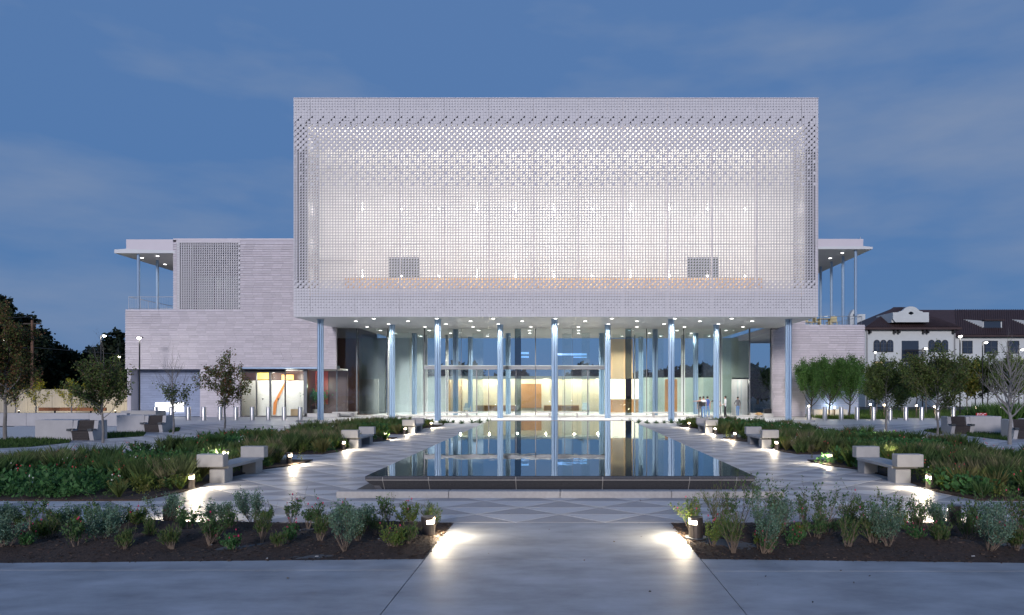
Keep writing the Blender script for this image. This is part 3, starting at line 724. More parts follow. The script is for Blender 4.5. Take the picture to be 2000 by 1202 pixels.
# roof canopy
b = B(); b.box(GX(247, yl), xe, yl - .02, 74, GZ(495, yl) + .12, RZ + .04); b.obj('roof_slab', M['pinkplaster'], LW, world=True) if False else None
b = B(); b.box(GX(247, yl), xb - .002, yl - .04, 74, GZ(495, yl) + .02, RZ + .04); b.box(xb, xe, yl - .02, 72, RZ + .002, RZ + .12); b.obj('roof_slab', M['pinkplaster'], LW, world=True)
b = B(); b.add([(-37.2, yl - .05, GZ(495, yl)), (xb + .2, yl - .05, GZ(495, yl)), (xb + .2, 76, GZ(495, yl)), (-37.2, 76, GZ(495, yl)), (-37.2, yl - .05, GZ(488, yl)), (GX(247, yl), yl - .05, GZ(486.5, yl)), (GX(247, yl), 76, GZ(486.5, yl)), (-37.2, 76, GZ(488, yl)), (xb + .2, yl - .05, GZ(490, yl)), (xb + .2, 76, GZ(490, yl))],
      [(0, 3, 2, 1), (0, 1, 8, 5, 4), (3, 7, 6, 9, 2), (0, 4, 7, 3), (4, 5, 6, 7), (5, 8, 9, 6), (1, 2, 9, 8)]); b.obj('canopy', M['soffit'], LW, world=True)
def slim_column(parent, x, y, z0, z1, r=.12):
    b = B(); b.cyl(x, y, z0, z1, r, 14); b.cyl(x, y, z0, z0 + .04, r * 1.5, 14); o = b.obj('column', M['bluesteel'], parent, world=True); return o
for x, y in ((-35.45, 59.4), (-35.45, 62.2), (-35.45, 65.0)): slim_column(LW, x, y, TZ - .02, GZ(495, yl))
def downl(parent, x, y, z, en=60):
    o = link('downlight', dme, parent); o.location = (x - parent.location.x, y - parent.location.y, z)
    light('downlight_beam', 'SPOT', (x, y, z - .06), en, (1, .93, .8), size=.1, spot=130)
for x, y in ((-36.1, 61), (-34.3, 60.2), (-35.9, 64.2), (-34.2, 63.2), (-33.2, 61.2)): downl(LW, x, y, GZ(495, yl) - .002, 150)
def railing(parent, pts, z0, h, step=.14, glass=False):
    b = B()
    for (ax, ay), (bx, by) in zip(pts, pts[1:]):
        L_ = math.hypot(bx - ax, by - ay); n = max(1, int(L_ / step))
        b.tube([(ax, ay, z0 + h), (bx, by, z0 + h)], .022, 5); b.tube([(ax, ay, z0 + .12), (bx, by, z0 + .12)], .012, 4)
        for k in range(n + 1):
            x, y = ax + (bx - ax) * k / n, ay + (by - ay) * k / n; rr_ = .018 if k % 10 == 0 else .004
            b.tube([(x, y, z0), (x, y, z0 + h)], rr_, 4)
    return b.obj('railing', M['steel'], parent, world=True)
railing(LW, [(xb - .05, yl + .25), (xa + .12, yl + .25), (xa + .12, 70)], TZ - .02, 1.1)
# left entrance
EN = thing('side_entrance', (GX(535, 59.5), 59.5, 0), 'brightly lit glass side entrance with thin blue canopy in the left wing wall', 'entrance')
b = B(); b.box(GX(466, 58.4), GX(620, 58.4), 58.3, 59.6, 4.03, 4.14); b.obj('canopy', M['bluesteel'], EN, world=True)
b = B(); b.box(xd, xe, 59.3, 60, OZ, OZ + .3); b.obj('lintel', M['grey_m'], EN, world=True)
dpx = [470.5, 501, 528, 557, 597]
for i in range(4):
    b = B(); b.box(GX(dpx[i], 59.4) + .03, GX(dpx[i + 1], 59.4) - .03, 59.39, 59.41, .08, 3.95); b.obj('glass_pane', M['glass'], EN, world=True)
for q, w in zip(dpx, (.04, .06, .12, .07, .28)):
    b = B(); b.box(GX(q, 59.4) - w / 2, GX(q, 59.4) + w / 2, 59.3, 59.5, 0, 4.0); b.obj('mullion', M['grey_m'], EN, world=True)
b = B(); b.box(GX(470, 59.4), GX(557, 59.4), 59.28, 59.5, 3.72, 4.0); b.obj('frame', M['black'], EN, world=True)
b = B(); b.box(GX(470, 59.4), GX(597, 59.4), 59.3, 59.5, 0, .1); b.obj('frame', M['black'], EN, world=True)
for q in (513.5, 543.5):
    b = B(); b.cyl(GX(q, 59.35), 59.33, 1.45, 1.57, .05, 8); b.obj('door_knob', M['black'], EN, world=True)
b = B(); b.box(xd - 1.5, GX(597, 62), 62, 62.1, 0, 3.1); b.obj('white_wall', M['roomwhite'], EN, world=True)
b = B(); b.box(xd - 1.6, xe, 62.2, 62.3, 0, 4.0); b.box(GX(599, 60), GX(600, 60), 59.5, 62, 0, 4); b.obj('back_wall', M['brownwall'], EN, world=True)
b = B(); b.box(xd - .1, xe, 59.5, 62.3, 3.95, 4.1); b.obj('ceiling', M['white'], EN, world=True)
b = B(); b.box(xd - .1, xe, 59.05, 62.3, -.01, .03); b.obj('floor', M['floor'], EN, world=True)
b = B(); z0, z1 = .1, 3.0
b.add([(GX(533, 61.9), 61.9, .1), (GX(538, 61.9), 61.9, .1), (GX(541, 61.9), 61.9, 1.2), (GX(560, 61.9), 61.9, 3.0), (GX(556, 61.9), 61.9, 3.0), (GX(534, 61.9), 61.9, 1.1)], [(0, 1, 2, 3, 4, 5)]); b.obj('orange_stripe', M['orange'], EN, world=True)
b = B(); b.box(GX(551, 61.8), GX(574, 61.8), 61.7, 61.8, 3.15, 3.6); b.obj('lit_sign', mat('orange_glow', (.8, .4, .1), .5, emit=(1, .42, .10), estr=1.6), EN, world=True)
b = B(); b.box(GX(502, 61.8), GX(525, 61.8), 61.7, 61.8, 3.2, 3.8); b.obj('yellow_panel', M['yellow'], EN, world=True)
b = B(); b.box(GX(571, 61), GX(585, 61), 60.6, 61.2, .03, .62); b.obj('reception_box', M['wood2'], EN, world=True)
b = B(); b.box(GX(598, 59.6), xe - .05, 59.58, 59.6, .35, 3.95); b.obj('glass_pane', M['glass'], EN, world=True)
b = B(); b.box(GX(598, 59.6), xe, 59.3, 59.9, 0, .3); b.obj('sill', M['white'], EN, world=True)
b = B(); b.box(GX(598, 62), GX(640, 62), 62.1, 62.15, 1.0, 3.9); b.obj('red_panel', mat('red_lacquer', (.4, .06, .03), .3), EN, world=True)
for x in (-26, -24.6, -23.2): light('entrance_lamp', 'POINT', (x, 60.6, 3.3), 120, (1, .93, .8), size=.15)
light('entrance_lamp', 'POINT', (-20.5, 61.0, 3.2), 12, (1, .6, .4), size=.1)

# right wing
RWy = 60.0
RW = thing('right_wing', (22, RWy, 0), 'pale stone-clad lower wing right of the glowing box under a roof terrace', 'building wing')
ra, rb_, rc, rd = 18.0, 18.5, GX(1573, RWy), GX(1689, RWy)
b = B(); siding(b, ra, rd, 3.6, 7.4, RWy, rl); siding(b, rb_, rc, 7.4, 8.4, RWy, rl); siding(b, rc, rd, 7.4, 7.8, RWy, rl); siding(b, ra, rc, 0, 3.6, RWy, rl)
tag(b.obj('stone_cladding', M['stone'], RW, world=True), kind='stuff')
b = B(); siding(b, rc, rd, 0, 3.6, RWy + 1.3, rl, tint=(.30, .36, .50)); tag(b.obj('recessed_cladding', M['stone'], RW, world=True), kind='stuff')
b = B(); b.box(ra, rd, RWy + .03, RWy + .3, 3.6, 7.4).box(rb_, rc, RWy + .03, RWy + .3, 7.4, 8.4).box(rc, rd, RWy + .03, RWy + .3, 7.4, 7.78).box(ra, rc, RWy + .03, RWy + .3, 0, 3.6).box(ra, rd, RWy + .3, 75, 7.2, 7.7).box(rc, rd, RWy + 1.33, RWy + 1.5, 0, 3.6).box(rd - .3, rd, RWy + 1.5, 75, 0, 7.2).box(rd - .3, rd, RWy + .3, RWy + 1.5, 3.6, 7.2)
b.box(rc, rd - .3, RWy + .3, RWy + 1.5, 3.6, 3.8)
b.obj('wall', mat('wing_wall', (.52, .49, .53), .7, noise=.05), RW, world=True)
cz = GZ(487, RWy)
b = B(); b.box(12, GX(1686, RWy), RWy, 76, cz + .02, GZ(467, RWy)); b.obj('roof_slab', M['pinkplaster'], RW, world=True)
b = B(); rx = GX(1704, RWy)
b.add([(12, RWy - .05, cz - .002), (rx, RWy - .05, cz - .002), (rx, 78, cz - .002), (12, 78, cz - .002), (12, RWy - .05, cz + .1), (GX(1686, RWy), RWy - .05, cz + .25), (rx, RWy - .05, cz + .18), (rx, 78, cz + .18), (GX(1686, RWy), 78, cz + .25), (12, 78, cz + .1)],
      [(0, 3, 2, 1), (0, 1, 6, 5, 4), (1, 2, 7, 6), (5, 6, 7, 8), (4, 5, 8, 9), (2, 3, 9, 8, 7), (0, 4, 9, 3)]); b.obj('canopy', M['soffit'], RW, world=True)
for y in (60.5, 63.2, 65.9, 68.6, 71.3): slim_column(RW, 25.3, y, 7.68, cz)
slim_column(RW, 21.5, 63.5, 7.68, cz, .1)
for x, y in ((24.6, 61.6), (24.5, 64.1), (24.3, 66.9), (22.2, 61.5), (22.4, 65.5)): downl(RW, x, y, cz - .004, 150)
railing(RW, [(rc, RWy + .25), (rd - .15, RWy + .25), (rd - .15, 74)], 7.7, .85, .16)
b = B(); b.tube([(GX(1683.5, 60), 60.3, GZ(467, 60)), (GX(1683.5, 60), 60.3, GZ(461, 60))], .02, 5); b.obj('mast', M['steel'], RW, world=True)
# terrace furniture
def chair(x, y, rz, label, z=7.7):
    t_ = thing('terrace_chair', (x, y, z), label, 'chair', 'chairs on the right roof terrace')
    b = B(); b.bbox(-.24, .24, -.24, .24, .42, .48, .01); b.obj('seat', M['cane'], t_)
    b = B(); b.bbox(-.24, .24, .2, .26, .50, .92, .01); b.obj('backrest', M['cane'], t_)
    for sx in (-1, 1):
        for sy in (-1, 1):
            b = B(); b.tube([(sx * .2, sy * .2, .42), (sx * .22, sy * .22, 0)], .02, 5); b.obj('leg', M['cane'], t_)
    t_.rotation_euler = (0, 0, rz); return t_
M['cane'] = mat('cane', (.62, .55, .32), .7)
for k, (px, rz, lb) in enumerate([(1577, .3, 'pale cane chair at the left end of the right roof terrace'), (1589, -1.2, 'pale cane chair second from the left on the right roof terrace'), (1597, 1.5, 'pale cane chair touching the left side of the terrace table'), (1623, -1.5, 'pale cane chair at the right side of the terrace table'), (1630, 2.6, 'pale cane chair at the right end beside the terrace table')]):
    chair(GX(px, 61.2), 61.2 + .3 * (k % 2), rz, lb)
tb = thing('terrace_table', (GX(1610, 61.3), 61.3, 7.7), 'pale wooden table standing among chairs on the right roof terrace', 'table')
b = B(); b.bbox(-.55, .55, -.4, .4, .70, .75, .01); b.obj('table_top', M['cane'], tb)
for sx in (-1, 1):
    b = B(); b.bbox(sx * .45 - .04, sx * .45 + .04, -.3, .3, 0, .70, .01); b.obj('leg', M['cane'], tb)

# ================================================================== FURNITURE
def pool_bench(x, y, s, label):
    t_ = thing('stone_bench', (x, y, 0), label, 'bench', 'stone benches along the pool')
    b = B(); b.bbox(-.33, .33, -1.06, 1.06, .355, .435, .008); b.obj('seat', M['bench'], t_)
    b = B(); b.bbox(-.33, .33, -1.35, -1.065, .42, .735, .012); b.obj('end_block', M['bench'], t_)
    b = B(); b.bbox(-.33, .33, 1.065, 1.35, .42, .735, .012); b.obj('end_block', M['bench'], t_)
    x0, x1 = sorted((s * -.32, s * .06)); b = B(); b.bbox(x0, x1, -1.25, -.80, 0, .353, .012); b.obj('leg', M['bench'], t_)
    x0, x1 = sorted((s * -.24, s * .14)); b = B(); b.bbox(x0, x1, .75, 1.2, 0, .353, .012); b.obj('leg', M['bench'], t_)
    return t_
words = ['nearest', 'second', 'farthest']
for k, (y, xx) in enumerate(((18.85, 8.68), (29.2, 8.3), (38.5, 7.98))):
    for s, nm in ((-1, 'left'), (1, 'right')):
        pool_bench(s * xx, y, s, f'grey concrete bench, {words[k]} of three along the {nm} side of the pool')

# path lights
def lamp_proto():
    t_ = thing('path_light', (0, 0, 0), 'x', 'path light')
    b = B(); b.cyl(0, 0, 0, .02, .13, 20); b.obj('base_plate', M['grey_m'], t_)
    b = B(); b.cyl(0, 0, .02, .24, .085, 20); b.cyl(0, 0, .31, .36, .085, 20); b.cyl(0, 0, .24, .31, .045, 12)
    # housing back half round the lamp
    vs = []; n = 12
    for z in (.24, .31):
        for i in range(n + 1):
            a = math.pi * .5 + math.pi * i / n; vs.append((.085 * math.cos(a), .085 * math.sin(a), z))
    b.add(vs, [(i, i + 1, n + 2 + i, n + 1 + i) for i in range(n)])
    b.obj('housing', M['bronze'], t_, smooth=False)
    b = B(); vs = []
    for z in (.242, .308):
        for i in range(n + 1):
            a = -math.pi * .5 + math.pi * i / n; vs.append((.078 * math.cos(a), .078 * math.sin(a), z))
    b.add(vs, [(i, i + 1, n + 2 + i, n + 1 + i) for i in range(n)]); b.obj('lens', M['lampw'], t_)
    light('lamp_glow', 'POINT', (.10, 0, .30), 9, (1, .84, .56), parent=t_, size=.03)
    lo = light('path_beam', 'SPOT', (.115, 0, .285), 110, (1, .84, .60), size=.03, parent=t_, rot=(0, -rad(90 - 24), 0), spot=168, blend=.45)
    return t_
LP = lamp_proto()
ords = ['first', 'second', 'third', 'fourth', 'fifth', 'sixth']
lamps = []
for k, Y in enumerate((16.5, 21.9, 27.1, 32.6, 36.6, 42.6)):
    for s, nm in ((-1, 'left'), (1, 'right')):
        lamps.append((s * (edge(Y) + (.02 if k % 2 == 0 else -.06)), Y, 0 if s < 0 else math.pi, f'{ords[k]} low path light from the front along the {nm} pool-side bed', 1.0))
NEARS = (GX(836, 11.15), 11.15)
lamps += [(NEARS[0], NEARS[1], 0, 'short bronze path light at the left corner of the front walkway', 1.12), (GX(1359, 11.1), 11.1, math.pi, 'short bronze path light at the right corner of the front walkway', 1.12),
          (GX(338, 12.3), 12.2, math.pi / 2, 'path light behind grey shrubs at the back of the left front bed', 1.12), (GX(1857, 12.3), 12.2, math.pi / 2, 'path light behind grey shrubs at the back of the right front bed', 1.12),
          (GX(433, 21.5), 21.8, -math.pi / 2 - .3, 'path light among red flowers behind the nearest left bench', 1.3), (GX(1763, 22), 22, math.pi * .75, 'dark path light among plants behind the nearest right bench', 1.3),
          (GX(1738, 29.5), 30.2, math.pi / 2, 'path light deep in the second right bed', 1.3)]
first = True
for x, y, rz, lb, s_ in lamps:
    if first: o = LP; o.location = (x, y, .02); o.rotation_euler = (0, 0, rz); first = False
    else: o = dup(LP, (x, y, .02), rz)
    o.scale = (s_, s_, s_) if s_ != 1.12 else (1.3, 1.3, .92)
    tag(o, lb, 'path light', 'low path lights beside the paving')
# steel bollards
def bollard_proto():
    b = B(); n = 24
    prof = [(.165, 0), (.165, .98), (.155, 1.0), (0.001, 1.005)]
    vs = []; fs = []
    for r_, z in prof:
        for i in range(n): vs.append((r_ * math.cos(2 * math.pi * i / n), r_ * math.sin(2 * math.pi * i / n), z))
    for k in range(3):
        for i in range(n): fs.append((k * n + i, k * n + (i + 1) % n, (k + 1) * n + (i + 1) % n, (k + 1) * n + i))
    b.add(vs, fs); b.cyl(0, 0, 0, .015, .20, n)
    return b.obj('steel_bollard', M['steel'], smooth=True)
bp0 = bollard_proto(); fst = True
o9 = ['first', 'second', 'third', 'fourth', 'fifth', 'sixth', 'seventh', 'eighth', 'ninth', 'tenth']
for nm, pxs in (('left', (304, 335, 368, 398, 430, 461, 493, 524.5, 555, 586.5)), ('right', (1579.5, 1611, 1643, 1674, 1706, 1738.5, 1769, 1800, 1831, 1862))):
    for k, px in enumerate(pxs):
        x = GX(px, 53)
        o = bp0 if fst else bp0.copy()
        if not fst: sc.collection.objects.link(o)
        fst = False; o.location = (x, 53, .012)
        tag(o, f'stainless steel bollard, {o9[k]} from the left in the {nm} row', 'bollard', f'steel bollards in a row')
# long low bench rails in front of the glass
for x0, x1, lb in ((650, 697, 'short low white bench bar at the left end of the glass front'), (830, 933, 'long low white bench bar left of the entrance doors'), (1049, 1147, 'long low white bench bar before the right entrance doors'), (1257, 1335, 'low white bench bar in front of the right glass panes')):
    Yb = 58.4; t_ = thing('low_bench', (GX((x0 + x1) / 2, Yb), Yb, 0), lb, 'bench', 'low white benches before the glass')
    b = B(); b.bbox(GX(x0, Yb), GX(x1, Yb), Yb - .2, Yb + .2, .36, .46, .01); b.obj('seat', M['white'], t_, world=True)
    for q in (x0 + .25 * (x1 - x0), x0 + .8 * (x1 - x0)):
        b = B(); b.bbox(GX(q, Yb) - .08, GX(q, Yb) + .08, Yb - .15, Yb + .15, .012, .36, .01); b.obj('leg', M['bench'], t_, world=True)
# low kerbs by the outer columns
for x0, x1, lb in ((579, 657, 'low pale stone kerb at the foot of the leftmost blue column'), (1515, 1590, 'low pale stone kerb at the foot of the rightmost blue column')):
    b = B(); b.bbox(GX(x0, 50.5), GX(x1, 50.5), 50.3, 50.7, .012, .13, .01); tag(b.obj('stone_kerb', M['kerb']), lb, 'kerb')
# lobby furniture
def cubby(x0, x1, y, label, h=.62):
    t_ = thing('wood_counter', (GX((x0 + x1) / 2, y), y, .03), label, 'counter', 'wooden counters in the lobby')
    a, c = GX(x0, y), GX(x1, y)
    b = B(); b.box(a, c, y, y + .5, .45 + h * .2, .53 + h * .2); b.obj('top', M['wood2'], t_, world=True)
    b = B(); b.box(a, c, y + .4, y + .5, .03, .45 + h * .2); b.obj('back', M['wood'], t_, world=True)
    n = max(2, int((c - a) / .8))
    for k in range(n + 1):
        x = a + (c - a) * k / n; b = B(); b.box(x - .02, x + .02, y + .01, y + .4, .03, .45 + h * .2); b.obj('divider', M['wood2'], t_, world=True)
cubby(929, 1008, 74.8, 'wooden cubby counter behind the left entrance doors'); cubby(1062, 1131, 74.8, 'wooden cubby counter behind the right entrance doors')
t_ = thing('reception_desk', (GX(1215, 70), 70, 0), 'tall brown timber reception desk below the bright wall panel', 'desk')
b = B(); b.box(GX(1180, 70), GX(1252, 70), 70, 70.6, .03, 1.25); b.obj('front', M['wood'], t_, world=True)
b = B(); b.box(GX(1179, 69.9), GX(1253, 69.9), 69.9, 70.7, 1.25, 1.31); b.obj('top', M['wood2'], t_, world=True)
for x0, lb in ((908, 'grey lobby armchair behind the left entrance doors'), (1139, 'grey lobby armchair behind the right entrance doors')):
    t_ = thing('armchair', (GX(x0 + 5, 70), 70, .03), lb, 'armchair', 'grey lobby armchairs')
    for nm_, (a0, a1, b0, b1, c0, c1) in {'seat': (-.3, .3, -.3, .3, .25, .45), 'backrest': (-.3, .3, .2, .34, .45, .95)}.items():
        b = B(); b.bbox(a0, a1, b0, b1, c0, c1, .02); b.obj(nm_, M['greywall'], t_)
    for sx in (-1, 1):
        b = B(); b.bbox(sx * .3, sx * .38, -.3, .3, .2, .62, .015); b.obj('arm', M['white'], t_)
        for sy in (-1, 1):
            b = B(); b.tube([(sx * .28, sy * .25, 0), (sx * .28, sy * .25, .25)], .02, 5); b.obj('leg', M['black'], t_)
# dark box and dry tuft by right slot
t_ = thing('equipment_box', (GX(1499, 59), 59, 0), 'small black equipment box on the sill by the right dark pane', 'box')
b = B(); b.bbox(GX(1492, 59), GX(1506, 59), 58.8, 59.2, .32, .68, .02); b.obj('case', M['black'], t_, world=True)
b = B(); b.box(GX(1490, 59), GX(1508, 59), 58.7, 59.3, .012, .32); b.obj('plinth', M['white'], t_, world=True)
b = B(); b.box(GX(1496, 59), GX(1502, 59), 58.97, 59.03, .69, .72); b.obj('handle', M['grey_m'], t_, world=True)

# L-shaped concrete seats
def seat_block(x, y, rz, mirror, label, wall_len=1.85, seatw=.78):
    t_ = thing('concrete_seat', (x, y, 0), label, 'bench', 'concrete block seats with dark wood')
    s = mirror
    def fx(a, c): return (min(s * a, s * c), max(s * a, s * c))
    x0, x1 = fx(-wall_len, 0); b = B(); b.bbox(x0, x1, 0, 1.1, 0, .92, .015); b.obj('concrete_block', M['block'], t_)
    for a in (0.01, .24 + seatw):
        x0, x1 = fx(a, a + .2); b = B(); b.extr([(.05, .90), (-.02, .45), (-.35, .42), (-.25, 0), (.6, 0), (.6, .92)], x0, x1); b.obj('arm', M['block'], t_)
        b = B(); b.box(x0, x1, -.40, -.1, .50, .54); b.box(x0, x1, -.40, -.37, .44, .50); b.obj('arm_rest', M['grey_m'], t_)
    x0, x1 = fx(.22, .23 + seatw)
    for k in range(8):
        z = .46 + k * .058; b = B(); yy = .02 + k * .018; b.bbox(x0, x1, yy, yy + .03, z, z + .048, .004); b.obj('slat', M['slat'], t_)
    for k in range(6):
        yy = -.36 + k * .066; b = B(); b.bbox(x0, x1, yy, yy + .056, .42, .45, .004); b.obj('slat', M['slat'], t_)
    for k in range(5):
        z = .02 + k * .08; b = B(); b.bbox(x0, x1, -.30 - .01 * k, -.27 - .01 * k, z, z + .07, .004); b.obj('slat', M['slat'], t_)
    b = B(); b.box(x0, x1, .16, .5, .02, .9); b.obj('seat_core', M['slat'], t_)
    t_.rotation_euler = (0, 0, rz); return t_
seat_block(GX(142, 32.6), 32.6, rad(-4), 1, 'concrete block seat with dark slatted chair, nearer of the two on the left')
seat_block(GX(282, 38.6), 38.6, rad(-4), 1, 'concrete block seat with dark slatted chair, farther of the two on the left', 1.6)
seat_block(GX(1895, 37.0), 37.0, rad(3), -1, 'concrete block seat with dark slatted chair on the right, red sign above its wall', 1.7)
seat_block(GX(2020, 33.5), 33.5, rad(3), -1, 'concrete block seat with dark slats at the right picture edge', 1.7)
# FDC sign
t_ = thing('fire_sign', (GX(1917, 42), 42, 0), 'small red sign with white letters FDC on two posts behind the right concrete seat', 'sign')
zs0, zs1 = GZ(815, 42), GZ(807, 42)
b = B(); b.box(GX(1906.5, 42), GX(1927.5, 42), 42, 42.03, zs0, zs1); b.obj('sign_plate', M['red'], t_, world=True)
for q in (1909, 1925): b = B(); b.tube([(GX(q, 42), 42.05, 0), (GX(q, 42), 42.05, zs1 - .02)], .02, 6); b.obj('post', M['grey_m'], t_, world=True)
fc = bpy.data.curves.new('lettering', 'FONT'); fc.body = 'FDC'; fc.size = .26; fc.align_x = 'CENTER'; fc.align_y = 'CENTER'; fc.extrude = .004; fc.space_character = 1.15
fo = bpy.data.objects.new('lettering', fc); sc.collection.objects.link(fo); fo.parent = t_; fo.location = (0, -.01, (zs0 + zs1) / 2); fo.rotation_euler = (rad(90), 0, 0); fc.materials.append(M['cloth_w'])
lm = bpy.data.meshes.new_from_object(fo.evaluated_get(bpy.context.evaluated_depsgraph_get())); lm.name = 'lettering'
lo2 = bpy.data.objects.new('lettering', lm); sc.collection.objects.link(lo2); lo2.parent = t_; lo2.location = fo.location; lo2.rotation_euler = fo.rotation_euler
bpy.data.objects.remove(fo)

# ================================================================== PLANTS
def vnoise(r): return Vector((r.gauss(0, 1), r.gauss(0, 1), r.gauss(0, 1)))
def leaf(b, p, d, size, col, asp=.5, r=R):
    d = d.normalized(); u = d.cross(vnoise(r))
    if u.length < 1e-3: u = Vector((1, 0, 0))
    u.normalize(); a = d * size; w = u * size * asp * .5
    b.add([p, p + a * .5 + w, p + a, p + a * .5 - w], [(0, 1, 2, 3)], 0, (*col, 1))
def vary(r, c, k=.25):
    f = 1.3 * (1 + r.uniform(-k, k)); return (c[0] * f * (1 + r.uniform(-.12, .12)), c[1] * f, c[2] * f * (1 + r.uniform(-.12, .12)))
def branchy(b, p, d, L_, r0, r, depth, up=.15, ends=None, n=5, split=(2, 3), wob=.18, spread=.55):
    pts = [p]; q = p.copy(); dd = d.normalized(); seg = 4
    for k in range(seg):
        dd = (dd + vnoise(r) * wob * .5 + Vector((0, 0, up * .3))).normalized(); q = q + dd * L_ / seg; pts.append(q.copy())
    b.tube(pts, [r0 * (1 - .6 * k / seg) for k in range(seg + 1)], n, 0, cap=False)
    if depth == 0:
        if ends is not None: ends.append((pts, dd)); 
        return
    if ends is not None and depth <= 1: ends.append((pts, dd))
    for k in range(r.randint(*split)):
        i = r.choice([1, 2, 3, 4]); side = dd.cross(vnoise(r)).normalized()
        nd = (dd + side * spread * r.uniform(.6, 1.4)).normalized()
        branchy(b, pts[i], nd, L_ * r.uniform(.5, .72), r0 * .45, r, depth - 1, up, ends, max(3, n - 1), split, wob, spread)
    nd = (dd + vnoise(r) * .15).normalized(); branchy(b, pts[-1], nd, L_ * .6, r0 * .4, r, depth - 1, up, ends, max(3, n - 1), split, wob, spread)
def tree(x, y, Hh, th, cw, cols_, nleaf, ls, label, seed, bare=0.0, bark='bark', limbs=13, tr=.05, up=.3, group='young trees on the plaza', name='young_tree', steep=1.0, lean=0.0, shape=1.0):
    r = random.Random(seed)
    t_ = thing(name, (x, y, 0), label, 'tree', group)
    b = B(); ends = []
    top = Vector((lean, 0, Hh * .80)); pts = [Vector((0, 0, 0))]
    for k in range(1, 8):
        f = k / 7; pts.append(Vector((lean * f, 0, Hh * .80 * f)) + Vector((r.uniform(-1, 1), r.uniform(-1, 1), 0)) * .03 * Hh * .3)
    b.tube(pts, [tr * (1 - .8 * k / 7) for k in range(8)], 8, 0)
    for k in range(limbs):
        f = (th + (Hh * .72 - th) * ((k + .5) / limbs)) / (Hh * .8); i = min(6, int(f * 7)); p = pts[i].lerp(pts[i + 1], f * 7 - i)
        a = k * 2.4 + r.uniform(-.4, .4); hgt = (p.z - th) / max(.1, Hh - th)
        wid = cw * .5 * (1 - (hgt * .85) ** 1.6) * r.uniform(.8, 1.1) * shape
        el = (.55 + .6 * hgt) * steep
        L_ = max(.35 * cw * .5, wid) * .62
        d = Vector((math.cos(a), math.sin(a), el))
        branchy(b, p, d, L_, tr * .42 * (1 - .5 * hgt), r, 2, up, ends, 4)
    d = Vector((0, 0, 1)); branchy(b, pts[-1], d, Hh * .16, tr * .2, r, 2, up, ends, 4)
    b.obj('trunk', M[bark], t_)
    cb = B()
    if nleaf > 0:
        for _ in range(int(nleaf * 1.7)):
            ps, dd = ends[int(r.random() * len(ends))]; k = r.randint(0, 3); p = ps[k].lerp(ps[k + 1], r.random())
            if bare > 0 and r.random() < bare * max(0, (p.z / Hh - .45)) * 2.6: continue
            p = p + vnoise(r) * .05 * cw * .5
            dl = (vnoise(r) + Vector((0, 0, -.3)))
            leaf(cb, p, dl, ls * r.uniform(.75, 1.55), vary(r, r.choice(cols_), .35), .62, r)
        cb.obj('crown', M['leaf'], t_)
    return t_
GR = [(.075, .11, .028), (.10, .135, .038), (.055, .085, .024)]
RD = [(.15, .085, .04), (.075, .08, .025), (.055, .075, .02), (.13, .06, .03)]
def gt(px, py): Y = GY(py); return GX(px, Y), Y
x, y = gt(10, 862); tree(x, y, 5.6, 1.5, 4.1, RD + GR[:1], 9500, .085, 'reddish leafy young tree at the left picture edge', 21, tr=.085, limbs=20, steep=1.2)
x, y = gt(201, 866); tree(x, y, 4.55, 1.0, 3.2, GR + [(.09, .07, .03)], 8200, .08, 'green young tree standing before the nearer left concrete seat', 22, bare=.9, tr=.055, limbs=18)
x, y = gt(338, 848); tree(x, y, 4.4, 1.0, 3.2, GR + [(.09, .10, .03)], 2800, .09, 'sparse young tree with bare top beside the farther left concrete seat', 23, bare=2.2, tr=.05, limbs=20, steep=1.7)
x, y = gt(439, 838); tree(x, y, 4.3, 1.1, 3.6, RD + GR[:2], 5200, .09, 'young tree with reddish-brown leaves left of the lit side entrance', 24, bare=.5, tr=.06, limbs=16)
x, y = gt(1731, 842); tree(x, y, 3.95, 1.0, 3.7, GR, 8500, .09, 'green young tree in front of the right bollard row', 25, bare=.4, tr=.06, limbs=18)
x, y = gt(1831, 851); tree(x, y, 4.3, 1.1, 4.3, GR + [(.09, .09, .03)], 10500, .085, 'broad green young tree left of the right concrete seat', 26, bare=.4, tr=.06, limbs=20)
x, y = gt(1972, 869); tree(x, y, 4.6, 1.1, 3.7, GR, 260, .07, 'almost bare pale-twigged young tree at the right picture edge', 27, bare=.6, bark='bark_p', tr=.085, limbs=26, steep=1.5)
for k, (px, py, lb) in enumerate(((1583, 815, 'feathery bright green tree at the left of three before the right wing'), (1619, 816, 'feathery bright green tree in the middle of three before the right wing'), (1658, 815, 'feathery bright green tree at the right of three before the right wing'))):
    Y = 56.0 + .6 * k; tree(GX(px, Y), Y, 3.7, .9, 4.6, [(.07, .155, .035), (.06, .13, .03), (.09, .18, .045)], 13000, .085, lb, 31 + k, tr=.08, limbs=17, shape=1.3, group='feathery trees before the right wing', name='mesquite_tree', bark='bark_d', up=.8, steep=1.0, lean=.2)
# background trees
bgt = [(1712, 66, 6.0, 4.4, GR), (1762, 69, 6.0, 4.6, GR), (1808, 66, 5.6, 4.6, [(.07, .13, .02), (.05, .10, .02)]), (1850, 72, 6.4, 4.5, GR), (1888, 68, 6.6, 4.6, [(.09, .11, .02), (.06, .09, .02), (.14, .12, .02)]), (1930, 70, 7.4, 5.2, GR), (1975, 66, 7.0, 5.2, GR), (2025, 68, 7.6, 5.4, GR), (1905, 78, 7.0, 5, GR), (1790, 78, 6.4, 5, GR)]
for k, (px, Y, hh, w_, cc) in enumerate(bgt):
    tree(GX(px, Y), Y, hh * .74, 1.1, w_ * .95, cc, 3000, .19, f'leafy garden tree behind the right bollards, {o9[k]} in from its group', 50 + k, tr=.07, limbs=14, group='garden trees behind the right plaza', name='garden_tree', up=.4)
DK = [(.012, .022, .010), (.018, .030, .014), (.008, .014, .008)]
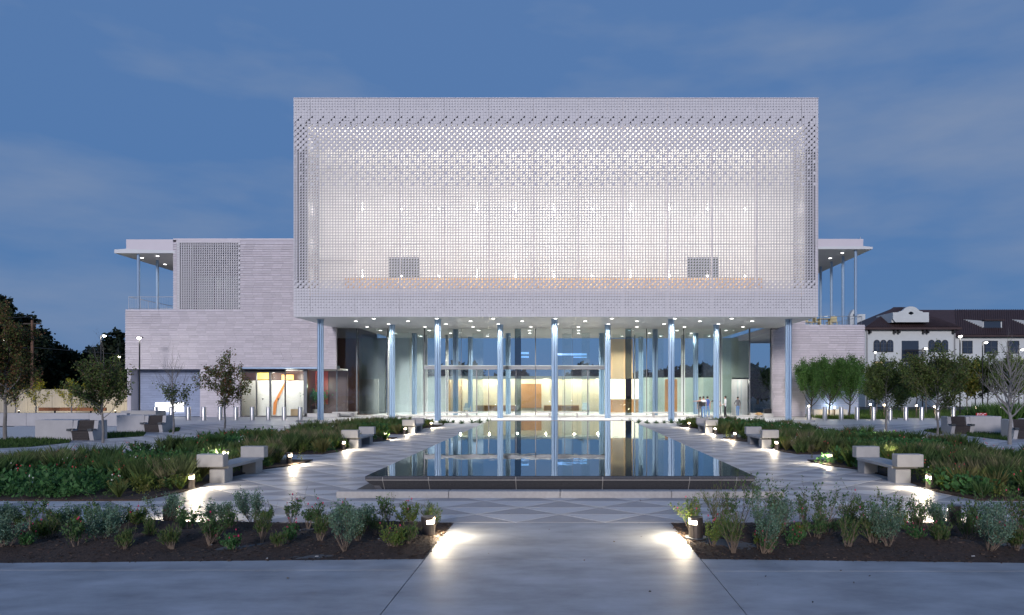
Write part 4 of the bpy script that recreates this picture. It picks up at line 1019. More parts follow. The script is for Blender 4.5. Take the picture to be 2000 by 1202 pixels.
def big_tree(px, Y, hh, w_, label, seed, n=7000, ls=.45):
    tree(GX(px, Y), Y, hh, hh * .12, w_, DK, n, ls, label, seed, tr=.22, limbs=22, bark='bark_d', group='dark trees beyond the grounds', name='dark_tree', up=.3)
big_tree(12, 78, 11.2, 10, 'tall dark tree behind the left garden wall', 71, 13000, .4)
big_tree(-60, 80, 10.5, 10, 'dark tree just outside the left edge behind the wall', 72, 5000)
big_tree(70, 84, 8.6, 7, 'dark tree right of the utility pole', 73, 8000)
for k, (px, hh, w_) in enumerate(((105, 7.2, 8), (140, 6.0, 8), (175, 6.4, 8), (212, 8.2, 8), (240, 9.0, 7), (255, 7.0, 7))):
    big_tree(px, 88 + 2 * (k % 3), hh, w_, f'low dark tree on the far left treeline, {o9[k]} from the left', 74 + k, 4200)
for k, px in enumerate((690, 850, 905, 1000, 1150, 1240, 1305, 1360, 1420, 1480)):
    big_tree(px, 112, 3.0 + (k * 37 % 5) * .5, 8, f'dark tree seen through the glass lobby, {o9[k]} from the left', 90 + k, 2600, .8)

def cover(bp, k, s, seed):
    """ground cover of one bed: leafy clumps and grass tufts joined into one object"""
    rng = np.random.default_rng(seed); r = random.Random(seed)
    def quads_leafy(n, rad_, hh, ls):
        th = rng.uniform(0, 2 * np.pi, n); rr_ = np.sqrt(rng.uniform(0, 1, n)) * rad_; z = rng.uniform(.1, 1, n) ** .8 * hh * (1 - .5 * (rr_ / rad_) ** 2)
        p = np.c_[rr_ * np.cos(th), rr_ * np.sin(th), z]; d = rng.normal(size=(n, 3)); d[:, 2] += .6; d /= np.linalg.norm(d, axis=1)[:, None]
        u = np.cross(d, rng.normal(size=(n, 3))); u /= np.linalg.norm(u, axis=1)[:, None]
        s_ = ls * rng.uniform(.6, 1.4, (n, 1)); return np.stack([p, p + d * s_ * .5 + u * s_ * .28, p + d * s_, p + d * s_ * .5 - u * s_ * .28], 1)
    def quads_grass(n, hh, sp):
        th = rng.uniform(0, 2 * np.pi, n); l_ = rng.uniform(.5, 1, n) * hh; out = rng.uniform(.05, 1, n) * sp
        base = np.c_[np.cos(th) * .05 * rng.random(n), np.sin(th) * .05 * rng.random(n), np.zeros(n)]
        tip = np.c_[np.cos(th) * out, np.sin(th) * out, l_]; mid = base * .5 + tip * .5; mid[:, 2] *= 1.25
        w = np.c_[-np.sin(th), np.cos(th), np.zeros(n)] * .0042
        return np.stack([base - w, base + w, mid + w, tip], 1)
    LT = [quads_leafy(90, .26, .34, .085) for _ in range(5)]; GT = [quads_grass(120, .60, .36) for _ in range(4)]; ST = [quads_leafy(46, .09, .42, .05) for _ in range(3)]
    xs_ = [p[0] for p in bp]; ys_ = [p[1] for p in bp]; A = (max(xs_) - min(xs_)) * (max(ys_) - min(ys_))
    Vs = []; Cs = []; n = int(A * (9.5 if k == 0 else 8.0))
    zone = lambda x, y: math.sin(x * .9 + seed) + math.sin(y * 1.3 + x * .5 + seed * 2)
    cnt = 0
    for LY in (16.5, 21.9, 27.1, 32.6, 36.6, 42.6):
        if not (min(ys_) < LY < max(ys_) + .2): continue
        for q in range(34):
            x = s * (edge(LY) + r.uniform(.12, 1.5)); y = LY + r.gauss(0, .75)
            if not inside((x, y), bp) or (abs(abs(x) - edge(LY)) < .3 and abs(y - LY) < .14): continue
            tp = ST[r.randrange(3)] if r.random() < .75 else GT[r.randrange(4)]; sc_ = r.uniform(.5, 1.15); P = tp.reshape(-1, 3)
            Vs.append(P * sc_ + np.array([x, y, .04])); Cs.append(np.array(r.choice([(.13, .17, .035), (.10, .15, .03), (.16, .15, .05)]))[None] * rng.uniform(.7, 1.5, (len(P) // 4, 1)).repeat(4, 0))
    for _ in range(n):
        x = r.uniform(min(xs_), max(xs_)); y = r.uniform(min(ys_), max(ys_))
        if not inside((x, y), bp): continue
        if abs(x) > .80 * y + 1.5: continue
        de = abs(abs(x) - edge(y)); yb = min(y - min(ys_), max(ys_) - y)
        if de < .16 or yb < .12: continue
        zz = zone(x, y)
        if de < 1.3 and r.random() < .6: tp, c, sc_ = ST[r.randrange(3)], (.085, .10, .022), r.uniform(.7, 1.2)
        elif zz < -.75: tp, c, sc_ = GT[r.randrange(4)], r.choice([(.17, .15, .08), (.08, .12, .035), (.10, .12, .045)]), r.uniform(.8, 1.25)
        elif zz > .8: tp, c, sc_ = LT[r.randrange(5)], (.045, .115, .035), r.uniform(.9, 1.5)
        else: tp, c, sc_ = (LT[r.randrange(5)] if r.random() < .7 else GT[r.randrange(4)]), r.choice([(.055, .10, .026), (.07, .10, .03), (.045, .085, .025)]), r.uniform(.7, 1.25)
        if yb < .5: sc_ *= .7
        a = r.uniform(0, 6.28); ca, sa = math.cos(a) * sc_, math.sin(a) * sc_
        P = tp.reshape(-1, 3); Q = np.c_[P[:, 0] * ca - P[:, 1] * sa + x, P[:, 0] * sa + P[:, 1] * ca + y, P[:, 2] * sc_ + .04]
        Vs.append(Q); f = rng.uniform(.8, 1.9, (len(P) // 4, 1)).repeat(4, 0); Cs.append(np.array(c)[None] * f); cnt += 1
    V = np.concatenate(Vs); C_ = np.concatenate(Cs); Fq = np.arange(len(V)).reshape(-1, 4)
    o = np_mesh('ground_cover', V, Fq, M['leaf'], C_)
    side = 'left' if s < 0 else 'right'
    tag(o, f'dense green ground cover with grasses filling the {words[k]} {side} bed', 'ground cover', kind='stuff')
    fb = B()
    for _ in range(60 if k == 0 else 40):
        x = r.uniform(min(xs_), max(xs_)); y = r.uniform(min(ys_), max(ys_))
        if not inside((x, y), bp) or abs(x) > .8 * y + 1.5 or abs(abs(x) - edge(y)) < .3: continue
        c = (.55, .05, .06) if r.random() < .7 else (.65, .65, .6)
        n_ = r.randint(1, 5)
        for q in range(n_):
            p = Vector((x + r.uniform(-.15, .15), y + r.uniform(-.15, .15), r.uniform(.35, .58)))
            fb.ball(p, r.uniform(.009, .018), 5, 4, 0, (1, 1, 1.3), (*c, 1))
            fb.tube([(p.x, p.y, .1), tuple(p)], .003, 3, 0, (.06, .1, .03, 1), cap=False)
    if fb.v: tag(fb.obj('wild_flowers', M['petal']), f'scattered red and white blossoms in the {words[k]} {side} bed', 'flowers', kind='stuff')
for q, (bp, k, s) in enumerate(BEDS): cover(bp, k, s, 100 + q)

# front-row shrubs, each one its own plant
def shrub(x, y, kind, h, w, label, seed):
    r = random.Random(seed)
    nm = {'sage': 'silver_shrub', 'sparse': 'leafy_shrub', 'feather': 'wispy_shrub', 'salvia': 'flowering_shrub', 'small': 'low_shrub'}[kind]
    t_ = thing(nm, (x, y, .06), label, 'shrub', 'shrubs in the two front beds')
    sb = B(); lb = B()
    cfg = {'sage': (9, 2700, .028, [(.12, .20, .13), (.16, .24, .16), (.08, .14, .085)], 2, .65), 'sparse': (7, 470, .046, [(.06, .12, .04), (.08, .14, .045)], 2, .5),
           'feather': (12, 900, .055, [(.08, .13, .035), (.11, .13, .04), (.06, .11, .035)], 1, .2), 'salvia': (10, 1200, .042, [(.13, .17, .035), (.09, .15, .04)], 1, .45),
           'small': (8, 800, .034, [(.06, .15, .045), (.045, .12, .04)], 1, .5)}[kind]
    ns, nl, ls, cs, dep, asp = cfg
    ends = []
    for k in range(ns):
        a = r.uniform(0, 6.28); sp = r.uniform(.25, 1.0) * w * .5 / h * 1.5
        d = Vector((math.cos(a) * sp, math.sin(a) * sp, 1))
        branchy(sb, Vector((r.uniform(-.02, .02), r.uniform(-.02, .02), -.06)), d, h * r.uniform(.5, .72), .006 + .004 * r.random(), r, dep, .5, ends, 4, (2, 3), .22, .5)
    zmin = {'sage': .28, 'sparse': .35, 'feather': .25, 'salvia': .2, 'small': .05}[kind] * h
    for _ in range(nl):
        ps, dd = ends[int(r.random() * len(ends))]; k = r.randint(0, 3); p = ps[k].lerp(ps[k + 1], r.random())
        if p.z < zmin * r.uniform(.6, 1.2): continue
        p = p + vnoise(r) * (.016 if kind != 'sage' else .025)
        d = vnoise(r) + dd * (1.0 if kind != 'feather' else 3) + Vector((0, 0, .5))
        leaf(lb, p, d, ls * r.uniform(.6, 1.35), vary(r, r.choice(cs), .3), asp, r)
    if kind in ('sparse', 'salvia', 'feather'):      # long wispy shoots above the body of the plant
        for _ in range(r.randint(3, 7)):
            ps, dd = ends[int(r.random() * len(ends))]; p0 = ps[-1]; p1 = p0 + Vector((r.gauss(0, .07), r.gauss(0, .07), r.uniform(.08, .26)))
            sb.tube([tuple(p0), tuple(p0.lerp(p1, .5) + vnoise(r) * .012), tuple(p1)], [.0028, .002, .0014], 3, cap=False)
            for q in range(r.randint(4, 9)): leaf(lb, p0.lerp(p1, r.random()), vnoise(r) + Vector((0, 0, .8)), ls * r.uniform(.4, .8), vary(r, r.choice(cs), .3), asp, r)
    sb.obj('stem', M['bark_w'], t_); lb.obj('foliage', M['leaf'], t_)
    if kind in ('salvia', 'small') or (kind == 'sparse' and r.random() < .6):
        fb = B()
        for _ in range(6 if kind != 'sparse' else 3):
            ps, dd = ends[int(r.random() * len(ends))]; p = ps[-1] + Vector((r.uniform(-.03, .03), r.uniform(-.03, .03), r.uniform(0, .14)))
            fb.ball(p, r.uniform(.007, .013), 5, 4, 0, (1, 1, 1.5), (.60, .04, .12, 1)); fb.tube([tuple(ps[-1]), tuple(p)], .0015, 3, 0, (.15, .08, .06, 1), cap=False)
        tag(fb.obj('flower', M['petal'], t_), kind='stuff')
    return t_
M['bark_w'] = mat('woody_stem', (.20, .15, .11), .85, noise=.3, nscale=30)
K = {'g': 'sage', 's': 'sparse', 'f': 'feather', 'v': 'salvia', 'm': 'small'}
desc = {'sage': 'rounded silver-green shrub', 'sparse': 'thin dark-leaved open shrub', 'feather': 'wispy brown-stemmed shrub', 'salvia': 'yellow-green shrub with red blossoms', 'small': 'low bright green flowering shrub'}
back = [(-30, 'g', .6), (20, 'g', .62), (60, 's', .5), (96, 's', .5), (135, 'g', .55), (185, 's', .5), (222, 'g', .62), (268, 'v', .5), (325, 'g', .62), (365, 's', .42), (425, 'g', .45), (497, 'g', .60), (525, 's', .4), (570, 's', .5), (624, 's', .55), (668, 's', .45), (708, 'g', .58), (758, 's', .5), (800, 'v', .65), (845, 'f', .6)]
frnt = [(10, 'g', .48), (52, 'm', .4), (100, 'f', .5), (150, 's', .55), (196, 'g', .6), (240, 'f', .4), (292, 'f', .5), (335, 'f', .42), (410, 's', .5), (455, 'm', .34), (512, 'f', .5), (568, 'm', .42), (625, 'f', .58), (672, 'g', .72), (700, 'f', .4), (765, 'v', .62), (800, 'f', .55)]
backR = [(1352, 'v', .6), (1402, 'f', .7), (1440, 's', .75), (1485, 's', .8), (1520, 'g', .6), (1568, 's', .55), (1610, 's', .6), (1660, 'f', .62), (1700, 's', .55), (1745, 's', .6), (1790, 's', .45), (1838, 'g', .5), (1880, 's', .55), (1925, 'g', .52), (1965, 's', .6), (1998, 'f', .6), (2040, 'g', .6)]
frntR = [(1392, 'v', .5), (1432, 'f', .72), (1492, 'g', .7), (1505, 'm', .5), (1552, 'm', .34), (1592, 's', .5), (1655, 'f', .62), (1705, 'f', .5), (1735, 'g', .52), (1790, 'm', .36), (1835, 'm', .42), (1885, 'f', .5), (1930, 'g', .6), (1985, 'f', .5), (2030, 's', .5)]
seed = 300
for nm, row, Y in (('left back', back, 11.75), ('left front', frnt, 10.45), ('right back', backR, 11.7), ('right front', frntR, 10.4)):
    for k, (px, c, h) in enumerate(row):
        seed += 1; yy = Y + R.uniform(-.42, .42); kd = K[c]; h *= R.uniform(.62, .92) if 'left' in nm else R.uniform(.72, 1.0)
        prev = ['first', 'second', 'third', 'fourth', 'fifth', 'sixth', 'seventh', 'eighth', 'ninth', 'tenth', 'eleventh', 'twelfth', 'thirteenth', 'fourteenth', 'fifteenth', 'sixteenth', 'seventeenth', 'eighteenth', 'nineteenth', 'twentieth'][k]
        sd, rw = nm.split()
        shrub(GX(px, yy), yy, kd, h * 1.0, h * (1.35 if kd != 'feather' else .9), f'{desc[kd]}, {prev} from left, {rw} row, {sd} front bed', seed)

o20 = ['first', 'second', 'third', 'fourth', 'fifth', 'sixth', 'seventh', 'eighth', 'ninth', 'tenth', 'eleventh', 'twelfth', 'thirteenth', 'fourteenth']
for sd, px0, px1 in (('left', -10, 815), ('right', 1400, 2010)):
    for k in range(13):
        px = px0 + (px1 - px0) * (k + R.uniform(.2, .8)) / 13; yy = R.uniform(10.25, 12.0); kd = R.choice(['feather', 'sparse', 'small', 'feather', 'salvia'])
        seed += 1; hh_ = R.uniform(.2, .36); shrub(GX(px, yy), yy, kd, hh_, hh_ * 1.1, f'knee-low young {"grassy tuft" if kd == "feather" else "seedling shrub"} between taller shrubs, {o20[k]} from left, {sd} front bed', seed)
# far pool-end planting and gravel
b = B(); b.box(-13.2, 13.2, 46.75, 50.7, 0.005, .03); tag(b.obj('gravel_strip', M['gravel']), kind='structure')
b = B(); b.box(-7.4, 7.4, 43.9, 46.7, 0.01, .02); tag(b.obj('end_paving', M['conc_l']), kind='structure')
r = random.Random(77)
def agave(x, y, s_, label, cc=(.06, .11, .05)):
    b = B()
    for k in range(34):
        a = r.uniform(0, 6.28); e_ = r.uniform(.2, 1.4); L_ = s_ * r.uniform(.6, 1)
        d = Vector((math.cos(a) * math.cos(e_), math.sin(a) * math.cos(e_), math.sin(e_))); u = Vector((-math.sin(a), math.cos(a), 0)) * .025
        p = Vector((0, 0, 0)); c = vary(r, cc, .3)
        b.add([p - u, p + u, p + d * L_ * .55 + u * .8 , p + d * L_ + Vector((0, 0, -.05)), p + d * L_ * .55 - u * .8], [(0, 1, 2, 3, 4)], 0, (*c, 1))
    o = b.obj('agave', M['leaf']); o.location = (x, y, .03); return tag(o, label, 'plant', 'spiky plants in the gravel strip')
for k, px in enumerate((826, 842, 858, 873, 884, 905, 921, 938, 955, 972)): agave(GX(px, 48), 47.6 + r.uniform(-.4, .8), r.uniform(.3, .6), f'spiky plant in the gravel left of the far pool end, {o9[k]} from left')
for k, px in enumerate((1203, 1216, 1232, 1247, 1262, 1280, 1296, 1311, 1326, 1340)): agave(GX(px, 48), 47.6 + r.uniform(-.4, .8), r.uniform(.3, .6), f'spiky plant in the gravel right of the far pool end, {o9[k]} from left')
# dry tan tuft on pedestal
t_ = thing('dried_plant', (GX(1482, 57), 57, 0), 'tan dried tuft of stems on a small pedestal right of the people', 'plant')
b = B(); b.cyl(0, 0, 0, .22, .12, 12, 0, .16); b.obj('pedestal', M['bench'], t_)
b = B()
for k in range(60):
    a = r.uniform(0, 6.28); q = r.uniform(.1, .36); b.tube([(0, 0, .2), (math.cos(a) * q * .7, math.sin(a) * q * .5, .32 + r.uniform(0, .15)), (math.cos(a) * q, math.sin(a) * q * .7, .26 + r.uniform(0, .12))], .018, 4)
b.obj('stem_tuft', M['tan'], t_)

# grass patches beside seats, lawn on the right
def grass_patch(name, poly, label, seed, dens=160, hh=.14, col=((.05, .10, .025), (.07, .13, .03)), base='lawn'):
    r = random.Random(seed)
    b = B(); b.prism(poly, 0.0, .03); tag(b.obj('lawn', M[base]), kind='structure')
    xs_ = [p[0] for p in poly]; ys_ = [p[1] for p in poly]; n = int((max(xs_) - min(xs_)) * (max(ys_) - min(ys_)) * dens)
    rng = np.random.default_rng(seed); P = np.c_[rng.uniform(min(xs_), max(xs_), n), rng.uniform(min(ys_), max(ys_), n)]
    keep = np.array([inside(p, poly) for p in P]); P = P[keep]; n = len(P)
    a = rng.uniform(0, 6.28, n); l_ = hh * rng.uniform(.5, 1.3, n); u = np.c_[np.cos(a), np.sin(a), np.zeros(n)] * (.012 + hh * .04)
    p0 = np.c_[P, np.full(n, .03)]; tip = p0 + np.c_[rng.normal(0, .35, n) * l_, rng.normal(0, .35, n) * l_, l_]
    V = np.stack([p0 - u, p0 + u, tip], 1).reshape(-1, 3); C_ = np.array([col[i % len(col)] for i in range(n)]) * rng.uniform(.6, 1.4, (n, 1))
    o = np_mesh(name, V, np.arange(len(V)).reshape(-1, 3), M['leaf'], C_.repeat(3, 0)); tag(o, label, 'grass', kind='stuff')
def gp(*pts): return [gt(px, py) for px, py in pts]
grass_patch('grass', gp((-60, 880), (-60, 862), (60, 858), (140, 862), (135, 866), (60, 874)), 'short green grass strip before the nearer left concrete seat', 1)
grass_patch('grass', gp((205, 858), (205, 848), (285, 846), (280, 853)), 'green grass strip before the farther left concrete seat', 2)
grass_patch('grass', gp((330, 846), (330, 838), (352, 838), (350, 843)), 'small green grass patch right of the farther left concrete seat', 3)
grass_patch('grass', gp((1803, 843), (1840, 838), (1845, 845), (1838, 849)), 'small green grass patch left of the right concrete seat', 4)
grass_patch('grass', gp((1888, 852), (1970, 862), (1972, 850), (1888, 846)), 'green grass strip before the right concrete seat', 5)
grass_patch('grass', [(27.5, 56.8), (60, 50), (75, 62), (75, 74), (26.4, 74), (26.3, 60)], 'lit green lawn with loose plants behind the right bollards', 6, dens=26, hh=.32, col=((.06, .13, .03), (.09, .16, .03), (.05, .09, .03)))
grass_patch('grass', [(20.5, 54.8), (26.2, 54.8), (26.0, 61.2), (20.9, 61.2)], 'lit ornamental grass before the recessed blue wall on the right', 7, dens=70, hh=.25, col=((.10, .18, .03), (.07, .13, .03)))
grass_patch('ornamental_grass', [(29.5, 48.6), (38, 46.6), (40, 53), (30.5, 53)], 'tall soft green ornamental grass mound behind the right concrete seat', 8, dens=150, hh=1.15, col=((.07, .15, .03), (.10, .18, .04)))
grass_patch('grass', [(-46, 46), (-34, 46), (-34, 58), (-46, 58)], 'dim green planting strip inside the left garden wall', 9, dens=30, hh=.3, col=((.10, .12, .03), (.07, .10, .03)))
b = B(); b.box(-34, -24.5, 33.5, 43.5, .013, .03); tag(b.obj('gravel_bed', M['gravel']), kind='structure')
# left low walls, garden wall
t_ = thing('planter_wall', (-32, 45, 0), 'long low pale concrete planter wall on the far left', 'wall')
for x0, x1 in ((-42, -38), (-38, -34), (-34, -30), (-30, -27.6)): b = B(); b.bbox(x0, x1 - .01, 45, 45.35, 0, .82, .01); b.obj('wall_panel', M['block'], t_, world=True)
t_ = thing('planter_wall', (-30, 49.5, 0), 'raised pale concrete block wall left of the steel bollards', 'wall')
b = B(); b.bbox(GX(235, 49.5), GX(304, 49.5), 49.5, 50.8, 0, .82, .012); b.obj('wall_block', M['bench'], t_, world=True)
b = B(); b.bbox(GX(176, 47.5), GX(304, 47.5), 47.5, 47.9, 0, .62, .012); b.obj('wall_panel', M['block'], t_, world=True)
t_ = thing('garden_wall', (-48, 70, 0), 'tall beige board wall lit from below beyond the left garden', 'wall')
x = GX(-40, 70)
while x < GX(246, 70): b = B(); b.box(x, x + 1.18, 70, 70.12, 0, 2.32 + .0); b.obj('wall_panel', M['beige'], t_, world=True); x += 1.2
b = B(); b.box(GX(75, 66), GX(206, 66), 66, 66.2, .3, .62); tag(b.obj('steel_edging', M['corten']), 'rusty orange steel planter edge below the beige garden wall', 'planter')
for k, (px, Y) in enumerate(((70, 64), (140, 60), (30, 62))):
    tree(GX(px, Y), Y, 3.0, .5, 3.4, [(.42, .36, .04), (.30, .28, .03)], 600 if k < 2 else 200, .11, ['small yellow-leaved tree lit before the garden wall, left one', 'small yellow-leaved tree lit before the garden wall, right one', 'small thin tree at the left end of the garden wall'][k], 130 + k, group='small yellow trees by the garden wall', name='yellow_tree', bark='bark_p', tr=.06, limbs=12, steep=.9)
for x, ul in ((GX(40, 68.5), 'leftmost'), (GX(110, 68.5), 'second from left'), (GX(180, 68.5), 'third from left'), (GX(228, 68.5), 'rightmost')):
    t_ = thing('uplight', (x, 68.3, 0), f'small ground uplight washing the beige garden wall, {ul}', 'garden light', 'uplights at the garden wall')
    b = B(); b.cyl(0, 0, 0, .25, .08, 10); b.obj('housing', M['black'], t_); b = B(); b.cyl(0, 0, .251, .26, .06, 10); b.obj('lens', M['lampw'], t_)
    light('uplight_beam', 'POINT', (0, .2, .5), 42, (1, .85, .55), size=.1, parent=t_)
# white lit box before the right recess
t_ = thing('lit_planter', (GX(1620, 59.3), 59.3, 0), 'white planter box glowing warmly before the recessed right wall', 'planter')
b = B(); b.bbox(GX(1590, 59.3), GX(1656, 59.3), 59.3, 60.2, 0, .62, .01); b.obj('box', M['white'], t_, world=True)
light('planter_lamp', 'POINT', (GX(1616, 59), 58.9, .5), 14, (1, .75, .45), size=.08); light('planter_lamp', 'POINT', (GX(1640, 59), 60.7, 1.0), 50, (.9, .96, 1), size=.2)

# ---------------- small garden lights on the right
def garden_light(x, y, h, label):
    t_ = thing('garden_light', (x, y, 0), label, 'garden light', 'small bollard lights in the right garden')
    b = B(); b.cyl(0, 0, 0, h - .1, .06, 10); b.obj('post', M['bronze'], t_)
    b = B(); b.cyl(0, 0, h - .1, h, .075, 12); b.obj('lens', M['lampw'], t_)
    b = B(); b.cyl(0, 0, h, h + .03, .09, 12); b.obj('cap', M['bronze'], t_)
    light('garden_beam', 'POINT', (0, -.14, h - .02), 34, (1, .82, .5), size=.05, parent=t_)
for k, (px, py) in enumerate(((1579.5, 793.5), (1630, 796), (1700, 790.5), (1727, 791.5), (1790, 793), (1825, 795), (1905, 796.5), (1953, 797.5))):
    Y = 57.5 + (k % 3) * 1.3; garden_light(GX(px, Y), Y, GZ(py, Y) + .05, f'small lit bollard light in the right garden, {o9[k]} from the left')
# ---------------- street lamps
def street_lamp(x, y, h, label, arm=0, en=90, col=(1, .96, .88), lens='lamp', hs=.2):
    t_ = thing('street_lamp', (x, y, 0), label, 'street lamp', 'tall lamps around the plaza')
    b = B(); b.cyl(0, 0, 0, h, .06, 10, 0, .05); b.cyl(0, 0, 0, .25, .14, 10); b.obj('pole', M['black'], t_)
    hx = arm
    b = B()
    if arm: b.tube([(0, 0, h - .05), (hx * .6, 0, h)], .03, 6)
    b.box(hx - .22, hx + .22, -.14, .14, h, h + .07); b.obj('head', M['black'], t_)
    b = B(); b.ball((hx, -.06, h - .02), hs * .8, 10, 6, 0, (1, .8, .55)); b.obj('lens', M[lens], t_)
    light('street_beam', 'POINT', (hx, -.28, h - .15), en, col, size=.12, parent=t_)
    return t_
street_lamp(GX(197, 60), 60, GZ(656, 60), 'tall lamp with side arm rising behind the second left tree', arm=.33)
street_lamp(GX(272.5, 56), 56, GZ(660, 56), 'tall black lamp post in front of the left wing wall', en=110)
street_lamp(GX(233, 84), 84, GZ(697, 84), 'far yellow-green street lamp among the left trees', en=40, col=(.8, 1, .4), lens='lampw')
street_lamp(GX(-6, 66), 66, GZ(664, 66), 'lamp at the far left picture edge', arm=.5, en=40)
street_lamp(GX(1875, 60), 60, GZ(657, 60), 'tall black lamp post with bright head before the apartment house', en=110)
street_lamp(GX(1919, 66), 66, GZ(669, 66), 'lamp with short side arm right of the tall black post', arm=.3)
street_lamp(GX(1802, 70), 70, GZ(681, 70), 'lamp with short side arm below the balcony window', arm=.3, en=60)
street_lamp(GX(1990, 66), 66, GZ(683, 66), 'lamp with side arm at the right picture edge', arm=.3, en=60)
street_lamp(GX(1709, 74), 74, GZ(688, 74), 'small lamp before the left arched windows of the apartment house', en=25, hs=.12)
# utility pole + wires
t_ = thing('utility_pole', (GX(63, 72), 72, 0), 'brown wooden utility pole with wires in front of dark trees', 'utility pole')
b = B(); b.cyl(0, 0, 0, GZ(626, 72), .17, 10, 0, .12); b.obj('pole', mat('pole_wood', (.16, .09, .06), .9, noise=.3), t_)
b = B(); b.box(-.9, .9, -.06, .06, GZ(634, 72), GZ(631.5, 72)); b.obj('crossarm', M['bark_d'], t_)
for z0, z1 in ((GZ(619, 72), GZ(615, 72)), (GZ(632, 72), GZ(632, 72)), (GZ(679, 72), GZ(679, 72))):
    b = B(); b.tube([(-14 + 1.0 * k, 0, z0 + (z1 - z0) * (14 - k) / 14 - .3 * math.sin(math.pi * k / 14)) for k in range(15)], .018, 4); b.obj('wire', M['grey_m'], t_)
b = B(); b.tube([(k * 1.5, k * 1.2, GZ(679, 72) - k * .12) for k in range(8)], .018, 4); b.obj('wire', M['grey_m'], t_)

t_ = thing('indoor_plant', (GX(617, 61), 61, 0), 'lit green potted plant behind the glass right of the side entrance', 'plant')
b = B(); b.cyl(0, 0, 0.02, .6, .22, 14, 0, .28); b.obj('pot', M['white'], t_)
b = B(); r = random.Random(9)
for _ in range(700):
    p = Vector((r.gauss(0, .45), r.gauss(0, .3), 1.75 + r.gauss(0, .28))); leaf(b, p, vnoise(r), .16, vary(r, (.06, .20, .07), .3), .6, r)
b.tube([(0, 0, .5), (.05, 0, 1.2), (0, 0, 1.9)], .03, 5, 0, (.12, .08, .05, 1)); b.obj('foliage', M['leaf'], t_)
light('plant_lamp', 'POINT', (GX(617, 60.3), 60.3, 2.6), 25, (.8, 1, .75), size=.05)
b = B(); r = random.Random(15)
for _ in range(70):
    Y_ = r.uniform(6.5, 20); X_ = r.uniform(-.7, .62) * Y_
    if any(inside((X_, Y_), q) for q, _, _ in BEDS) or (abs(X_) < 4.8 and Y_ > 15): continue
    leaf(b, Vector((X_, Y_, .022)), Vector((r.gauss(0, 1), r.gauss(0, 1), r.uniform(0, .12))), r.uniform(.02, .045), vary(r, r.choice([(.10, .06, .03), (.05, .04, .03), (.12, .09, .04)]), .3), .6, r)
tag(b.obj('fallen_leaves', M['leaf']), 'few small dry leaves scattered on the concrete plaza', 'leaves', kind='stuff')
# ================================================================== APARTMENT HOUSE
AY = 92.0
AP = thing('apartment_house', (46, AY, 0), 'white stucco apartment house with dark tiled roof and mission gable beyond the trees', 'apartment building')
def ax(px, Y=AY): return GX(px, Y)
def az(py, Y=AY): return GZ(py, Y)
b = B(); b.box(ax(1690), ax(1866), AY, AY + 12, 0, az(643)); b.obj('wall', M['apt'], AP, world=True)
b = B(); b.box(ax(1866, 95), ax(2120, 95), 95, 107, 0, az(655, 95)); b.obj('wall', M['apt'], AP, world=True)
# roofs
def roof(name, poly_e, ridge, b_): pass
e0, e1, ez = ax(1684), ax(1872), az(641)
r0, r1, rz_ = ax(1752, 97), ax(1768, 97), az(600, 97)
b = B(); b.add([(e0, AY - .8, ez), (e1, AY - .8, ez), (e1 + 4, AY + 12, ez), (e0, AY + 12, ez), (r0, 98, rz_), (r1 + 1, 98, rz_), (e0, AY - .8, ez - .25), (e1, AY - .8, ez - .25), (e1 + 4, AY + 12, ez - .25), (e0, AY + 12, ez - .25)],
      [(0, 1, 5, 4), (1, 2, 5), (2, 3, 4, 5), (3, 0, 4), (0, 6, 7, 1), (1, 7, 8, 2), (6, 9, 8, 7), (3, 9, 6, 0)]); b.obj('roof', M['aptroof'], AP, world=True)
e0b, ezb = ax(1862, 94.2), az(655, 94.2)
b = B(); b.add([(ax(1800, 100), 94.2, ezb), (ax(2130, 94.2), 94.2, ezb), (ax(2130, 101), 101, az(605.5, 101)), (ax(1770, 101), 101, az(605.5, 101)), (ax(1770, 108), 108, ezb), (ax(2130, 108), 108, ezb), (e0b, 94.2, ezb - .2), (ax(2130, 94.2), 94.2, ezb - .2)],
      [(0, 1, 2, 3), (3, 2, 5, 4), (6, 7, 1, 0)]); b.obj('roof', M['aptroof'], AP, world=True)
# roll tiles on roof slopes: ribs following the slope
b = B()
def ribs(b, pa, pb, qa, qb, n):
    for k in range(n):
        f = (k + .5) / n; p = Vector(pa).lerp(Vector(pb), f); q = Vector(qa).lerp(Vector(qb), f); b.tube([p + Vector((0, -.02, .05)), q + Vector((0, -.02, .05))], .07, 4, cap=False)
ribs(b, (e0, AY - .8, ez), (e1, AY - .8, ez), (r0, 98, rz_), (r1 + 1, 98, rz_), 40)
ribs(b, (ax(1868, 94.2), 94.2, ezb), (ax(2125, 94.2), 94.2, ezb), (ax(1868, 101) - .3, 101, az(605.5, 101)), (ax(2125, 101), 101, az(605.5, 101)), 60)
tag(b.obj('roof_tiles', M['aptroof'], AP, world=True), kind='stuff')
# mission gable
gx0, gx1, gz0, gzs, gzt = ax(1742, 91.5), ax(1812, 91.5), az(630, 91.5), az(611, 91.5), az(599.5, 91.5)
gm = (gx0 + gx1) / 2; prof = [(gx0 + .3, gz0), (gx1 - .0, gz0), (gx1, gzs), (gm + 1.55, gzs), (gm + 1.5, gzs + .12), (gm + 1.15, gzs + .18), (gm + .85, gzs + .45), (gm + .6, gzt - .12), (gm + .25, gzt), (gm - .25, gzt), (gm - .6, gzt - .12), (gm - .85, gzs + .45), (gm - 1.15, gzs + .18), (gm - 1.5, gzs + .12), (gm - 1.55, gzs), (gx0, gzs), (gx0, gz0 + .4)]
b = B(); b.extr(prof, 91.2, 91.6, axis='y'); o = b.obj('gable', M['apt'], AP, world=True)
b = B()
for a in range(8): b.cyl(gm + .2 * math.cos(a * math.pi / 4), 0, 0, .03, .13, 10)
